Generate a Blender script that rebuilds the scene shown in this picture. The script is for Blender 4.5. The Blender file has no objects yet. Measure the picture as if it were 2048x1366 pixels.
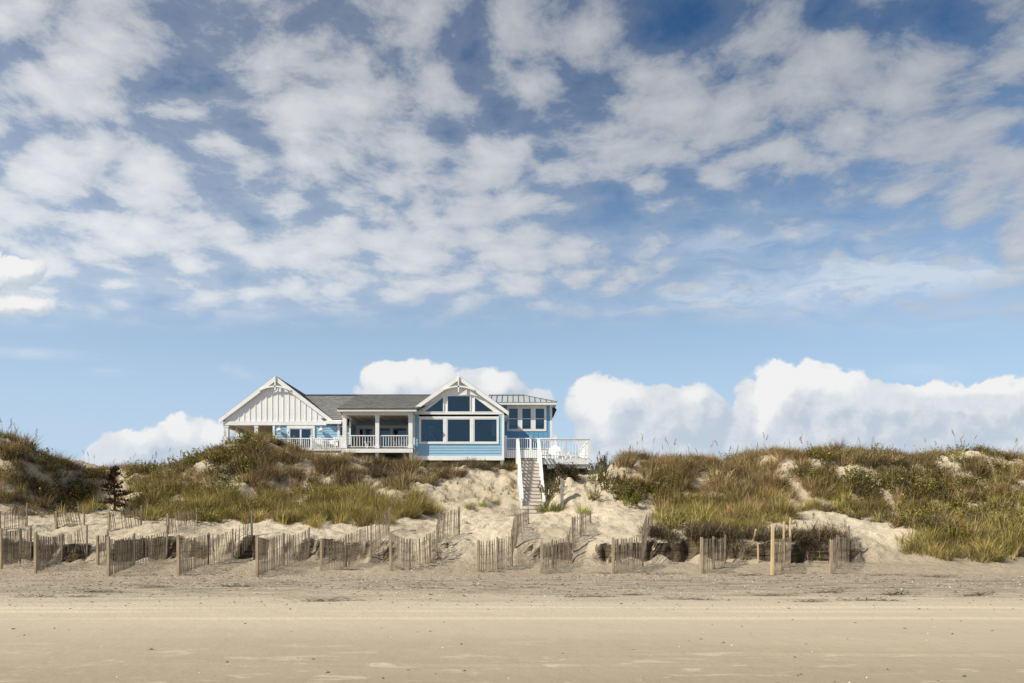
import bpy, bmesh, math, random
import numpy as np
from mathutils import Vector, Matrix, Euler

random.seed(7)
rng = np.random.default_rng(11)
scene = bpy.context.scene
COL = scene.collection
R = math.radians

# ------------------------------------------------------------------ camera
LENS, SENSOR = 28.0, 36.0
F = LENS / SENSOR * 2048.0          # focal length in photograph pixels
CX, HY, CZ = 1024.0, 1050.0, 1.6    # picture centre column, horizon row, eye height
cam_d = bpy.data.cameras.new("camera")
cam_d.lens, cam_d.sensor_width, cam_d.sensor_fit = LENS, SENSOR, 'HORIZONTAL'
cam_d.shift_y = (HY - 683.0) / 2048.0
cam_d.clip_start, cam_d.clip_end = 0.1, 20000.0
cam = bpy.data.objects.new("camera", cam_d)
cam.location, cam.rotation_euler = (0, 0, CZ), (R(90), 0, 0)
COL.objects.link(cam)
scene.camera = cam

# ------------------------------------------------------------------ sun and sky
SUN_EL = R(39)
SUN_AZ = Vector((-0.875, -0.485, 0)).normalized()            # towards the sun: left, a little behind the camera
SUN = Vector((SUN_AZ.x * math.cos(SUN_EL), SUN_AZ.y * math.cos(SUN_EL), math.sin(SUN_EL)))
sun_d = bpy.data.lights.new("sun", 'SUN')
sun_d.energy, sun_d.angle, sun_d.color = 4.8, R(0.53), (1.0, 0.93, 0.80)
sun = bpy.data.objects.new("sun", sun_d)
sun.rotation_euler = SUN.to_track_quat('Z', 'Y').to_euler()
sun.location = (-40, -20, 40)
COL.objects.link(sun)

vs = scene.view_settings
vs.view_transform, vs.look, vs.gamma, vs.use_curve_mapping = 'Standard', 'None', 1.0, False
vs.exposure = 0.25


class Nodes:
    """small helper for building node trees"""
    def __init__(self, tree):
        self.t = tree
        self.n = tree.nodes
        self.l = tree.links
        self.n.clear()

    def node(self, typ, **kw):
        nd = self.n.new(typ)
        for k, v in kw.items():
            setattr(nd, k, v)
        return nd

    def put(self, sock, v):
        if isinstance(v, bpy.types.NodeSocket):
            self.l.new(v, sock)
        elif v is not None:
            if hasattr(sock.default_value, '__len__') and not hasattr(v, '__len__'):
                v = [v] * len(sock.default_value)
            if hasattr(v, '__len__') and len(v) == 3 and len(sock.default_value) == 4:
                v = tuple(v) + (1.0,)
            sock.default_value = v

    def math(self, op, a, b=None, c=None, clamp=False):
        nd = self.node('ShaderNodeMath', operation=op, use_clamp=clamp)
        for i, v in enumerate((a, b, c)):
            if v is not None:
                self.put(nd.inputs[i], v)
        return nd.outputs[0]

    def vmath(self, op, a, b=None):
        nd = self.node('ShaderNodeVectorMath', operation=op)
        self.put(nd.inputs[0], a)
        if b is not None:
            self.put(nd.inputs[3] if op == 'SCALE' else nd.inputs[1], b)
        return nd.outputs[1] if op in ('LENGTH', 'DOT_PRODUCT', 'DISTANCE') else nd.outputs[0]

    def xyz(self, x, y, z):
        nd = self.node('ShaderNodeCombineXYZ')
        for i, v in enumerate((x, y, z)):
            self.put(nd.inputs[i], v)
        return nd.outputs[0]

    def sep(self, v):
        nd = self.node('ShaderNodeSeparateXYZ')
        self.put(nd.inputs[0], v)
        return nd.outputs

    def noise(self, vec, scale, detail=4, rough=0.5, dist=0.0, lac=2.0, dim='3D', col=False):
        nd = self.node('ShaderNodeTexNoise', noise_dimensions=dim)
        if vec is not None:
            self.put(nd.inputs['Vector'], vec)
        self.put(nd.inputs['Scale'], scale)
        self.put(nd.inputs['Detail'], detail)
        self.put(nd.inputs['Roughness'], rough)
        self.put(nd.inputs['Lacunarity'], lac)
        self.put(nd.inputs['Distortion'], dist)
        return nd.outputs['Color' if col else 'Fac']

    def step(self, v, lo, hi, a=0.0, b=1.0, kind='SMOOTHSTEP'):
        nd = self.node('ShaderNodeMapRange', interpolation_type=kind)
        self.put(nd.inputs['Value'], v)
        for k, x in (('From Min', lo), ('From Max', hi), ('To Min', a), ('To Max', b)):
            self.put(nd.inputs[k], x)
        return nd.outputs['Result']

    def mix(self, fac, a, b, blend='MIX'):
        nd = self.node('ShaderNodeMix', data_type='RGBA', blend_type=blend)
        self.put(nd.inputs['Factor'], fac)
        self.put(nd.inputs[6], a)
        self.put(nd.inputs[7], b)
        return nd.outputs[2]

    def ramp(self, fac, stops):
        nd = self.node('ShaderNodeValToRGB')
        self.put(nd.inputs[0], fac)
        els = nd.color_ramp.elements
        while len(els) < len(stops):
            els.new(0.5)
        for e, (p, c) in zip(els, stops):
            e.position = p
            e.color = tuple(c) + (1.0,)
        return nd.outputs[0]


def make_sky():
    world = bpy.data.worlds.new("World")
    scene.world = world
    world.use_nodes = True
    world.cycles.sampling_method = 'MANUAL'
    world.cycles.sample_map_resolution = 256
    N = Nodes(world.node_tree)
    out = N.node('ShaderNodeOutputWorld')
    bg = N.node('ShaderNodeBackground')
    STR = 0.090
    bg.inputs['Strength'].default_value = STR
    N.l.new(bg.outputs[0], out.inputs[0])
    d = N.node('ShaderNodeTexCoord').outputs['Generated']
    sky = N.node('ShaderNodeTexSky', sky_type='NISHITA')
    sky.sun_disc = False
    sky.sun_elevation = SUN_EL
    sky.sun_rotation = math.atan2(SUN_AZ.x, SUN_AZ.y)
    sky.altitude, sky.air_density, sky.dust_density, sky.ozone_density = 0, 1.0, 0.4, 1.3
    blue = N.node('ShaderNodeGamma')
    N.put(blue.inputs[0], N.vmath('SCALE', sky.outputs[0], SKY_K))
    blue.inputs[1].default_value = SKY_G
    blue = N.vmath('MULTIPLY', blue.outputs[0], (3.7, 5.8, 6.3))
    x, y, z = N.sep(d)
    # the air near the horizon scatters a pale blue
    aird = N.step(z, 0.50, 0.04, 0.0, 0.94)
    blue = N.mix(aird, blue, (4.9, 6.25, 7.9))
    # direction as tangents of azimuth / elevation, only for the half facing the dunes
    yy = N.math('MAXIMUM', y, 0.02)
    u, v = N.math('DIVIDE', x, yy), N.math('DIVIDE', z, yy)
    uv = N.xyz(u, v, 0.0)

    def blobs(coord, items):
        s = None
        for (px, py, rx, ry, rot, wt) in items:
            mp = N.node('ShaderNodeMapping', vector_type='TEXTURE')
            N.put(mp.inputs['Vector'], coord)
            mp.inputs['Location'].default_value = ((px - CX) / F, (HY - py) / F, 0)
            mp.inputs['Rotation'].default_value = (0, 0, R(rot))
            mp.inputs['Scale'].default_value = (rx / F, ry / F, 1)
            g = N.node('ShaderNodeTexGradient', gradient_type='SPHERICAL')
            N.l.new(mp.outputs[0], g.inputs[0])
            s = N.math('MULTIPLY_ADD', g.outputs[1], wt, 0.0 if s is None else s)
        return s

    zz = N.math('MAXIMUM', z, 0.0)
    # ---- high broken cloud sheet, seen on a plane above the camera
    s = N.math('ADD', zz, 0.16)
    P = N.xyz(N.math('DIVIDE', x, s), N.math('DIVIDE', y, s), 0.0)
    warp = N.vmath('SCALE', N.vmath('SUBTRACT', N.noise(P, 2.6, 3, 0.5, col=True), (0.5, 0.5, 0.5)), 0.16)
    Pw = N.vmath('ADD', P, warp)

    def puffs(vec):
        vo = N.node('ShaderNodeTexVoronoi', feature='SMOOTH_F1', voronoi_dimensions='2D')
        N.put(vo.inputs['Vector'], vec)
        vo.inputs['Scale'].default_value = 8.2
        vo.inputs['Detail'].default_value = 0.0
        vo.inputs['Roughness'].default_value = 0.5
        vo.inputs['Smoothness'].default_value = 0.55
        vo.inputs['Randomness'].default_value = 0.95
        nz = N.noise(vec, 8.0, 10, 0.64)
        cell = N.math('SUBTRACT', 0.62, vo.outputs['Distance'])
        return N.math('MULTIPLY_ADD', cell, 0.72, N.math('MULTIPLY', nz, 1.55))
    warp2 = N.vmath('SCALE', N.vmath('SUBTRACT', N.noise(P, 5.0, 4, 0.55, col=True), (0.5, 0.5, 0.5)), 0.10)
    uvw = N.vmath('ADD', uv, N.vmath('SCALE', warp2, 0.9))
    cover = N.math('MULTIPLY_ADD', blobs(uvw, SHEET), 0.66, -0.35)
    n0 = N.math('ADD', puffs(Pw), cover)
    sunp = N.vmath('ADD', Pw, (SUN.x * 0.055, SUN.y * 0.055, 0))
    n1 = N.math('ADD', puffs(sunp), cover)
    thick = N.step(n0, 0.27, 0.80)
    veil = N.math('MULTIPLY', N.step(n0, -0.08, 0.50, 0.0, 0.40), N.step(x, 0.35, -0.25, 0.55, 1.0))
    alpha = N.math('MAXIMUM', thick, veil)
    lit = N.math('MULTIPLY_ADD', N.math('SUBTRACT', n0, n1), 1.0, 0.5, clamp=True)
    fade = N.step(v, 0.235, 0.30)                      # the sheet ends above the clear band
    front = N.step(y, 0.05, 0.25)
    fade = N.math('MAXIMUM', fade, N.math('SUBTRACT', 1.0, front))
    fade = N.math('MULTIPLY', fade, N.step(z, 0.03, 0.22))
    alpha = N.math('MULTIPLY', N.math('MULTIPLY', alpha, fade), 0.90)
    # overhead one looks at the grey undersides, lower down at lit flanks
    k = 10.0
    hi = N.step(z, 0.25, 0.58)
    ca = N.mix(hi, (0.63 * k, 0.67 * k, 0.73 * k), (0.39 * k, 0.42 * k, 0.47 * k))
    cb = N.mix(hi, (0.84 * k, 0.85 * k, 0.85 * k), (0.72 * k, 0.72 * k, 0.715 * k))
    core = N.step(n0, 0.60, 1.20)
    ccol = N.mix(N.math('ADD', N.math('MULTIPLY', lit, 0.45), N.math('MULTIPLY', core, 0.55), clamp=True), ca, cb)
    # thin side away from the sun is dimmer
    side = N.step(x, -0.6, 0.55)
    ccol = N.mix(side, ccol, N.vmath('MULTIPLY', ccol, (0.64, 0.665, 0.705)))
    col = N.mix(alpha, blue, ccol)
    # ---- thin streaks
    rot = N.node('ShaderNodeMapping')
    N.put(rot.inputs['Vector'], uvw)
    rot.inputs['Rotation'].default_value = (0, 0, R(-7))
    rot.inputs['Scale'].default_value = (5.0, 26.0, 1)
    st = N.noise(rot.outputs[0], 1.0, 7, 0.6, 0.4)
    cir = N.math('MULTIPLY', N.step(st, 0.30, 0.75), blobs(uv, STREAKS))
    cir = N.math('MULTIPLY', N.math('MINIMUM', cir, 0.75), front)
    col = N.mix(cir, col, (0.62 * k, 0.69 * k, 0.77 * k))
    # ---- heaped clouds low over the horizon
    wa = N.vmath('SCALE', N.vmath('SUBTRACT', N.noise(uv, 26.0, 4, 0.55, col=True), (0.5, 0.5, 0.5)), 0.030)
    uc = N.vmath('ADD', uv, wa)
    off = (-0.010, 0.010, 0)
    def heap(coord):
        b = blobs(coord, HEAPS)
        vo = N.node('ShaderNodeTexVoronoi', feature='SMOOTH_F1', voronoi_dimensions='2D')
        N.put(vo.inputs['Vector'], coord)
        vo.inputs['Scale'].default_value = 30
        vo.inputs['Detail'].default_value = 0
        vo.inputs['Roughness'].default_value = 0.5
        vo.inputs['Smoothness'].default_value = 0.5
        nz = N.noise(coord, 40, 10, 0.66)
        t = N.math('MULTIPLY', N.math('SUBTRACT', 0.45, vo.outputs['Distance']), 0.40)
        t = N.math('MULTIPLY_ADD', N.math('SUBTRACT', nz, 0.5), 0.75, t)
        return N.math('MULTIPLY_ADD', t, N.math('MULTIPLY', b, 3.5, clamp=True), b)
    h0 = heap(uc)
    h1 = heap(N.vmath('ADD', uc, off))
    ha = N.math('MULTIPLY', N.step(h0, 0.07, 0.20), front)
    hl = N.math('MULTIPLY_ADD', N.math('SUBTRACT', h0, h1), 2.3, 0.50, clamp=True)
    edge = N.math('ADD', N.step(blobs(uc, LIT), 0.0, 0.7), N.math('SUBTRACT', N.noise(uc, 13.0, 5, .6), .5))
    hl = N.math('MULTIPLY_ADD', edge, 0.55, N.math('MULTIPLY', hl, 0.55))
    hl = N.math('MULTIPLY_ADD', N.math('SUBTRACT', N.noise(uc, 60.0, 6, .65), .5), 0.55, hl, clamp=True)
    hcol = N.mix(hl, (0.49 * k, 0.56 * k, 0.645 * k), (0.83 * k, 0.83 * k, 0.825 * k))
    low = N.step(v, 0.05, 0.15, 0.80, 0.98)            # bases melt into the haze
    col = N.mix(N.math('MULTIPLY', ha, low), col, hcol)
    N.put(bg.inputs['Color'], col)


SKY_K, SKY_G = 1.0 / 6.0, 1.42
# (column, row, half width, half height, turn, weight) of cloud masses as seen from the beach
SHEET = [
    (300, 70, 230, 150, 0, .5), (60, 400, 190, 170, 0, .45), (600, 90, 170, 120, 20, .35), (650, 260, 230, 130, 10, .5),
    (130, 280, 130, 100, 0, .3), (260, 360, 240, 110, 10, .35), (480, 380, 140, 60, 0, .3), (120, 160, 110, 80, 0, .28), (60, 60, 110, 90, 0, .2),
    (880, 230, 150, 90, -10, .3), (990, 350, 110, 140, 0, .38), (700, 510, 520, 95, 6, .45), (330, 480, 170, 70, 0, .3),
    (1080, 530, 260, 70, -3, .35), (30, 550, 110, 60, 0, .45), (30, 605, 110, 40, 0, .35), (900, 400, 170, 80, 0, .25), (720, 380, 120, 70, 0, .2),
    (1500, 190, 260, 170, 10, .45), (1330, 200, 130, 110, 0, .3), (1700, 140, 180, 150, 0, .42), (1950, 200, 200, 140, 0, .38),
    (1080, 110, 130, 110, 0, .3), (1250, 310, 170, 70, 0, .28), (1750, 300, 200, 110, 0, .32), (1560, 60, 110, 70, 0, .25), (2000, 400, 190, 110, -15, .34),
    (870, 110, 90, 70, 0, .22),
    # blue openings
    (1350, 80, 110, 90, 0, -.5), (1880, 60, 150, 80, 0, -.45), (1670, 20, 90, 50, 0, -.35), (1130, 40, 100, 60, 30, -.2), (760, 40, 90, 60, 20, -.3),
    (960, 130, 40, 150, 10, -.35), (420, 250, 90, 70, -30, -.3), (500, 290, 90, 60, 0, -.35), (30, 260, 60, 60, 0, -.2), (1500, 430, 420, 110, 0, -.55),
    (1250, 430, 230, 80, 0, -.3), (1800, 430, 240, 70, 0, -.35), (700, 440, 130, 30, 5, -.35), (230, 590, 200, 80, 0, -.6), (1650, 560, 500, 110, 0, -.6),
    (590, 350, 110, 50, 0, -.25), (820, 330, 60, 50, 0, -.15), (1010, 230, 60, 60, 0, -.3), (1200, 250, 110, 40, 0, -.25), (100, 230, 40, 40, 0, -.15),
]
STREAKS = [(1700, 560, 560, 70, 7, .9), (1950, 530, 330, 60, 9, .7), (1400, 585, 330, 40, 3, .6), (1450, 500, 330, 60, -8, .5), (1650, 470, 420, 90, -6, .4), (1800, 620, 500, 70, 0, .35),
           (500, 640, 160, 18, 10, .5), (80, 708, 150, 16, -3, 1.1), (215, 744, 70, 14, 0, .9), (1850, 745, 120, 25, 0, .4), (480, 745, 60, 18, -15, .6), (250, 600, 260, 70, 10, .35)]
HEAPS = [
    (10, 545, 90, 48, 0, .75), (60, 540, 50, 30, 0, .5), (40, 612, 90, 32, 0, .75),
    (770, 775, 75, 62, 0, .8), (840, 775, 90, 66, 0, .8), (915, 782, 100, 60, 0, .8), (990, 790, 76, 62, 0, .8), (1078, 802, 40, 40, 0, .6), (900, 850, 250, 110, 0, .9),
    (1195, 812, 72, 76, 0, .75), (1245, 815, 84, 72, 0, .7), (1325, 822, 84, 66, 0, .65), (1395, 820, 70, 64, 0, .65), (1290, 900, 160, 140, 0, 1.), (1390, 880, 110, 100, 0, .6),
    (1540, 795, 80, 84, 0, .8), (1605, 785, 100, 80, 0, .8), (1685, 800, 96, 72, 0, .75), (1775, 820, 110, 66, 0, .7), (1900, 815, 150, 66, 0, .75), (2035, 805, 120, 66, 0, .75), (2190, 810, 170, 80, 0, .75),
    (1640, 880, 220, 140, 0, 1.), (1880, 880, 330, 120, 0, 1.), (2150, 880, 300, 120, 0, 1.), (1480, 920, 200, 40, 0, .3),
    (245, 905, 66, 56, 0, .7), (298, 888, 62, 50, 0, .7), (362, 878, 56, 62, 0, .75), (430, 888, 66, 62, 0, .75), (340, 940, 220, 80, 0, 1.),
    (-250, 880, 260, 110, 0, .9), (2650, 860, 280, 110, 0, .9), (-800, 900, 340, 110, 0, .9), (3300, 890, 370, 110, 0, .9),
]
LIT = [(20, 530, 90, 50, 0, .9), (40, 605, 90, 36, 0, .9), (770, 745, 70, 50, 0, 1.), (850, 745, 80, 40, 0, .8), (990, 765, 50, 34, 0, 1.), (1180, 790, 60, 60, 0, 1.), (1250, 780, 60, 36, 0, .8), (1390, 790, 50, 30, 0, .7), (1210, 850, 60, 70, 0, .6),
       (1540, 770, 70, 70, 0, 1.), (1610, 745, 110, 50, 0, 1.), (1690, 760, 70, 40, 0, .8), (1540, 840, 60, 80, 0, .7), (1900, 775, 160, 26, 0, .7), (2040, 765, 110, 40, 0, .9),
       (280, 865, 70, 34, 0, .9), (360, 850, 44, 40, 0, 1.), (425, 865, 40, 40, 0, .9)]
make_sky()

# ------------------------------------------------------------------ numpy noise
_perm = np.random.default_rng(3).permutation(256)
_perm = np.concatenate([_perm, _perm])
_grad = np.array([[math.cos(a), math.sin(a)] for a in np.linspace(0, 2 * math.pi, 256, endpoint=False)])


def perlin(x, y):
    xi, yi = np.floor(x).astype(int), np.floor(y).astype(int)
    xf, yf = x - xi, y - yi
    ux, uy = xf * xf * xf * (xf * (xf * 6 - 15) + 10), yf * yf * yf * (yf * (yf * 6 - 15) + 10)

    def g(ix, iy, dx, dy):
        h = _perm[_perm[ix & 255] + (iy & 255)]
        return _grad[h, 0] * dx + _grad[h, 1] * dy
    a, b = g(xi, yi, xf, yf), g(xi + 1, yi, xf - 1, yf)
    c, d = g(xi, yi + 1, xf, yf - 1), g(xi + 1, yi + 1, xf - 1, yf - 1)
    return ((a + (b - a) * ux) * (1 - uy) + (c + (d - c) * ux) * uy) * 1.5


def fbm(x, y, scale, octs=4, seed=0.0, gain=0.5):
    s, a, f = 0.0, 1.0, scale
    for i in range(octs):
        s = s + a * perlin(x * f + seed + 17.3 * i, y * f - seed * 1.7 + 9.1 * i)
        a *= gain
        f *= 2.03
    return s


def sstep(t):
    t = np.clip(t, 0, 1)
    return t * t * (3 - 2 * t)


# ------------------------------------------------------------------ terrain
CREST = [(-2500, 880, 45), (-900, 885, 44), (-300, 870, 42), (0, 873, 41), (30, 884, 41), (60, 901, 41), (100, 915, 41.5), (160, 931, 43),
         (200, 938, 45), (260, 937, 45), (300, 934, 45), (350, 931, 45), (400, 922, 44), (425, 904, 44), (450, 886, 44), (490, 873, 44),
         (530, 877, 44), (560, 893, 44), (600, 909, 44), (640, 917, 44), (690, 915, 44.5), (760, 917, 45), (830, 922, 45), (900, 926, 45),
         (1000, 929, 45), (1015, 936, 44), (1060, 939, 43), (1120, 938, 42.5), (1175, 938, 42.5), (1200, 930, 43), (1240, 918, 43),
         (1280, 909, 43), (1330, 914, 43.5), (1400, 924, 44), (1450, 928, 44), (1490, 922, 44), (1520, 909, 43.5), (1560, 902, 43),
         (1620, 899, 43), (1700, 899, 43), (1760, 903, 43), (1820, 915, 43), (1870, 910, 43), (1940, 902, 43), (1990, 911, 43),
         (2048, 917, 43), (2300, 900, 43), (2900, 890, 44), (4600, 890, 45)]
_cx = np.array([(p[0] - CX) / F * p[2] for p in CREST])
_cy = np.array([float(p[2]) for p in CREST])
_cz = np.array([CZ + (HY - p[1] - (3 if 415 < p[0] < 570 else 11 if 380 < p[0] < 1010 else 6)) / F * p[2] for p in CREST])
# how strongly the foot of the dune is cut to a vertical face, by column at 31 m
_sx = (np.array([-2000, 0, 150, 210, 380, 520, 640, 700, 780, 860, 900, 960, 1010, 1060, 1130, 1300, 1540, 1690, 1740, 1790, 1840, 3000]) - CX) / F * 31
_sv = np.array([1.1, 1.1, 1., 1.2, 1.1, .95, 1.15, 1.3, 1.1, .5, .05, .05, .4, .9, 1, 1, 1, 1, .7, .25, 0, 0])


FOOT = []
_fr = random.Random(31)
for _i in range(150):                                  # the trodden way up beside the bending fence
    _t = _fr.random()
    FOOT.append((-3.9 + 2.6 * _t + _fr.gauss(0, .45 + .4 * _t), 26.5 + 12.0 * _t, _fr.uniform(.09, .16)))
for _i in range(130):
    FOOT.append((_fr.uniform(-18, 20), _fr.uniform(24.5, 36.5), _fr.uniform(.07, .14)))
for _i in range(70):
    FOOT.append((_fr.uniform(-7, 2), _fr.uniform(37, 42), _fr.uniform(.07, .13)))


def height(X, Y):
    X, Y = np.asarray(X, float), np.asarray(Y, float)
    zc, yc = np.interp(X, _cx, _cz), np.interp(X, _cx, _cy)
    top = np.interp(Y, [23, 26, 29, 31.5, 34, 37], [-.02, .12, .55, 1.02, 1.5, 2.05])
    t = np.clip((Y - 37) / (yc - 37), 0, 1)
    tt = t * .72 + .28 * sstep(t)
    hill = 2.05 + (zc - 2.05) * tt
    z = np.where(Y > 37, hill, top)
    tb = sstep((Y - yc - .3) / 4.0)
    back = np.minimum(zc, 5.15)
    z = np.where(Y > yc, zc * (1 - tb) + back * tb, z)
    far = sstep((Y - 62) / 60)
    z = z * (1 - far) + 3.2 * far
    # lumps
    am = sstep((Y - 29) / 5) * (1 - .75 * sstep((Y - 45.5) / 2.5))
    z = z + am * (.20 * fbm(X, Y, .22, 3, 5.0) + .13 * fbm(X, Y, .7, 3, 2.0) + .060 * fbm(X, Y, 2.6, 4, 8.0))
    mid = sstep((Y - 37.5) / 2) * (1 - sstep((Y - yc + 1.0) / 1.5))
    z = z + mid * (.36 * fbm(X, Y, .38, 3, 31.0) + .20 * np.abs(fbm(X, Y, 1.1, 3, 12.0)))
    # blow-out hollow and stair cut
    z = z - 1.5 * np.exp(-((X + 21.3) / 1.5) ** 2 - ((Y - 40.3) / 2.3) ** 2)
    z = z + .8 * np.exp(-((X + 24.8) / 2.2) ** 2 - ((Y - 38.6) / 1.6) ** 2)
    z = z - .24 * np.exp(-((X - 1.15) / .9) ** 4 - ((Y - 38.3) / 1.2) ** 2)
    z = z - .38 * np.exp(-((X - 1.2) / 1.5) ** 4) * sstep((Y - 36.6) / 1.2) * (1 - sstep((Y - 43) / 2))
    # sand banked under the deck and the house
    for a0, a1, y0_, zz_ in ((-.2, 4.7, 43.4, 4.72), (-18.8, 3.2, 49.3, 5.78)):
        bk = sstep((Y - y0_) / 1.3) * sstep((X - a0) / .5) * sstep((a1 - X) / .5) * (1 - sstep((Y - 58) / 4))
        z = z * (1 - bk) + np.maximum(z, zz_) * bk
    # the cut foot
    sc = np.interp(X, _sx, _sv) * np.clip(.92 + .80 * fbm(X, X * 0 + 1.7, .55, 3, 14.0) + .35 * sstep((X - 2.5) / 1.5), .12, 1)
    sc = np.minimum(sc, 1.0)
    ys = 31.3 + .55 * fbm(X, X * 0 + 3.3, .35, 3, 1.0) + .26 * fbm(X, X * 0 + .4 * Y, 1.0, 3, 4.0) + .13 * fbm(X, X * 0 + .5 * Y, 2.6, 3, 4.4) - .9 * np.exp(-((X - 1.2) / 1.2) ** 2) - .8 * np.exp(-((X - 3.9) / 1.1) ** 2)
    w = .20 + (1 - sc) * 3.6 + .35 * np.clip(fbm(X, X * 0 + 8.0, .8, 2, 19.0), 0, 1)
    st = sstep((Y - ys + w * .5) / w)
    zf = np.interp(Y, [-300, -60, 0, 8, 23, 26, 30, 33], [-6, -2.0, -.22, -.12, 0, .02, .12, .2])
    zf = zf + sstep((Y - 24) / 3) * (.05 * fbm(X, Y, .5, 3, 21.0) + .03 * fbm(X, Y, 2.2, 3, 24.0))
    z = np.where(Y < 23, zf, zf + (z - zf) * np.where(Y > 35, 1.0, st))
    # collapsed sand lying in front of the cut
    z = z + .42 * sc * np.exp(-((Y - ys + .55) / .45) ** 2) * np.clip(fbm(X, Y, .9, 2, 40.0), 0, 1)
    if np.ndim(X) and X.size > 5000:
        for fx, fy, fr in FOOT:
            m = (np.abs(X - fx) < .6) & (np.abs(Y - fy) < .6)
            if m.any():
                d2 = ((X[m] - fx) / (fr * 1.1)) ** 2 + ((Y[m] - fy) / (fr * .9)) ** 2
                z[m] += fr * (-.55 * np.exp(-d2) + .22 * np.exp(-(np.sqrt(d2) - 1.5) ** 2 * 6))
    # shallow footprints, tyre ruts and combed ripples on the beach
    if np.ndim(X) and X.size > 5000:
        onb = sstep((Y - 6) / 3) * (1 - sstep((Y - 25) / 3))
        wob = .35 * fbm(X, X * 0 + 7.7, .05, 2, 50.0)
        for yk, a in ((14.15, .035), (15.25, .045), (15.9, .03), (16.6, .02), (17.8, .016), (19.0, .02), (20.4, .022), (9.6, .016), (10.35, .016)):
            br = np.clip(.55 + fbm(X, X * 0 + yk, .11, 2, yk), 0, 1)
            q = (Y - yk - wob - .08 * fbm(X, X * 0 + yk, .2, 2, yk + 3)) / .075
            z = z - onb * a * br * np.exp(-q * q) + onb * .7 * a * br * np.exp(-(q - 1.9) ** 2)
        z = z + sstep((Y - 16) / 4) * (1 - sstep((Y - 27) / 3)) * (.012 * fbm(X * .35, Y, 2.4, 3, 60.0) + .010 * fbm(X, Y, 5.0, 2, 64.0))
    return z


def h1(x, y):
    return float(height(np.array([x]), np.array([y]))[0])


def ground(px, py, d0=8.0, d1=46.0):
    """the point of the terrain seen at a photograph position"""
    D = np.arange(d0, d1, 0.02)
    X = (px - CX) / F * D
    z = height(X, D)
    rows = HY - (z - CZ) * F / D
    hit = np.nonzero(rows <= py)[0]
    i = hit[0] if len(hit) else len(D) - 1
    return Vector((X[i], D[i], z[i]))


def W(px, py, D):
    return Vector(((px - CX) / F * D, D, CZ + (HY - py) / F * D))


# ------------------------------------------------------------------ materials
def material(name):
    m = bpy.data.materials.new(name)
    m.use_nodes = True
    N = Nodes(m.node_tree)
    out = N.node('ShaderNodeOutputMaterial')
    b = N.node('ShaderNodeBsdfPrincipled')
    N.l.new(b.outputs[0], out.inputs[0])
    return m, N, b, out


def bump(N, b, h, dist, strength=1.0):
    bp = N.node('ShaderNodeBump')
    bp.inputs['Strength'].default_value = strength
    bp.inputs['Distance'].default_value = dist
    N.put(bp.inputs['Height'], h)
    N.l.new(bp.outputs[0], b.inputs['Normal'])


def simple(name, c0, c1, scale=3.0, rough=0.6, stretch=(1, 1, 1), spec=0.3, tint=False, bmp=0.0):
    m, N, b, out = material(name)
    co = N.node('ShaderNodeTexCoord').outputs['Object']
    mp = N.node('ShaderNodeMapping')
    N.put(mp.inputs[0], co)
    mp.inputs['Scale'].default_value = stretch
    n = N.noise(mp.outputs[0], scale, 5, 0.6)
    col = N.mix(N.step(n, 0.3, 0.7), c0, c1)
    if tint:
        at = N.node('ShaderNodeAttribute', attribute_name='tint')
        col = N.mix(1.0, col, at.outputs['Color'], 'MULTIPLY')
    N.put(b.inputs['Base Color'], col)
    b.inputs['Roughness'].default_value = rough
    b.inputs['Specular IOR Level'].default_value = spec
    if bmp:
        bump(N, b, n, bmp)
    return m


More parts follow.
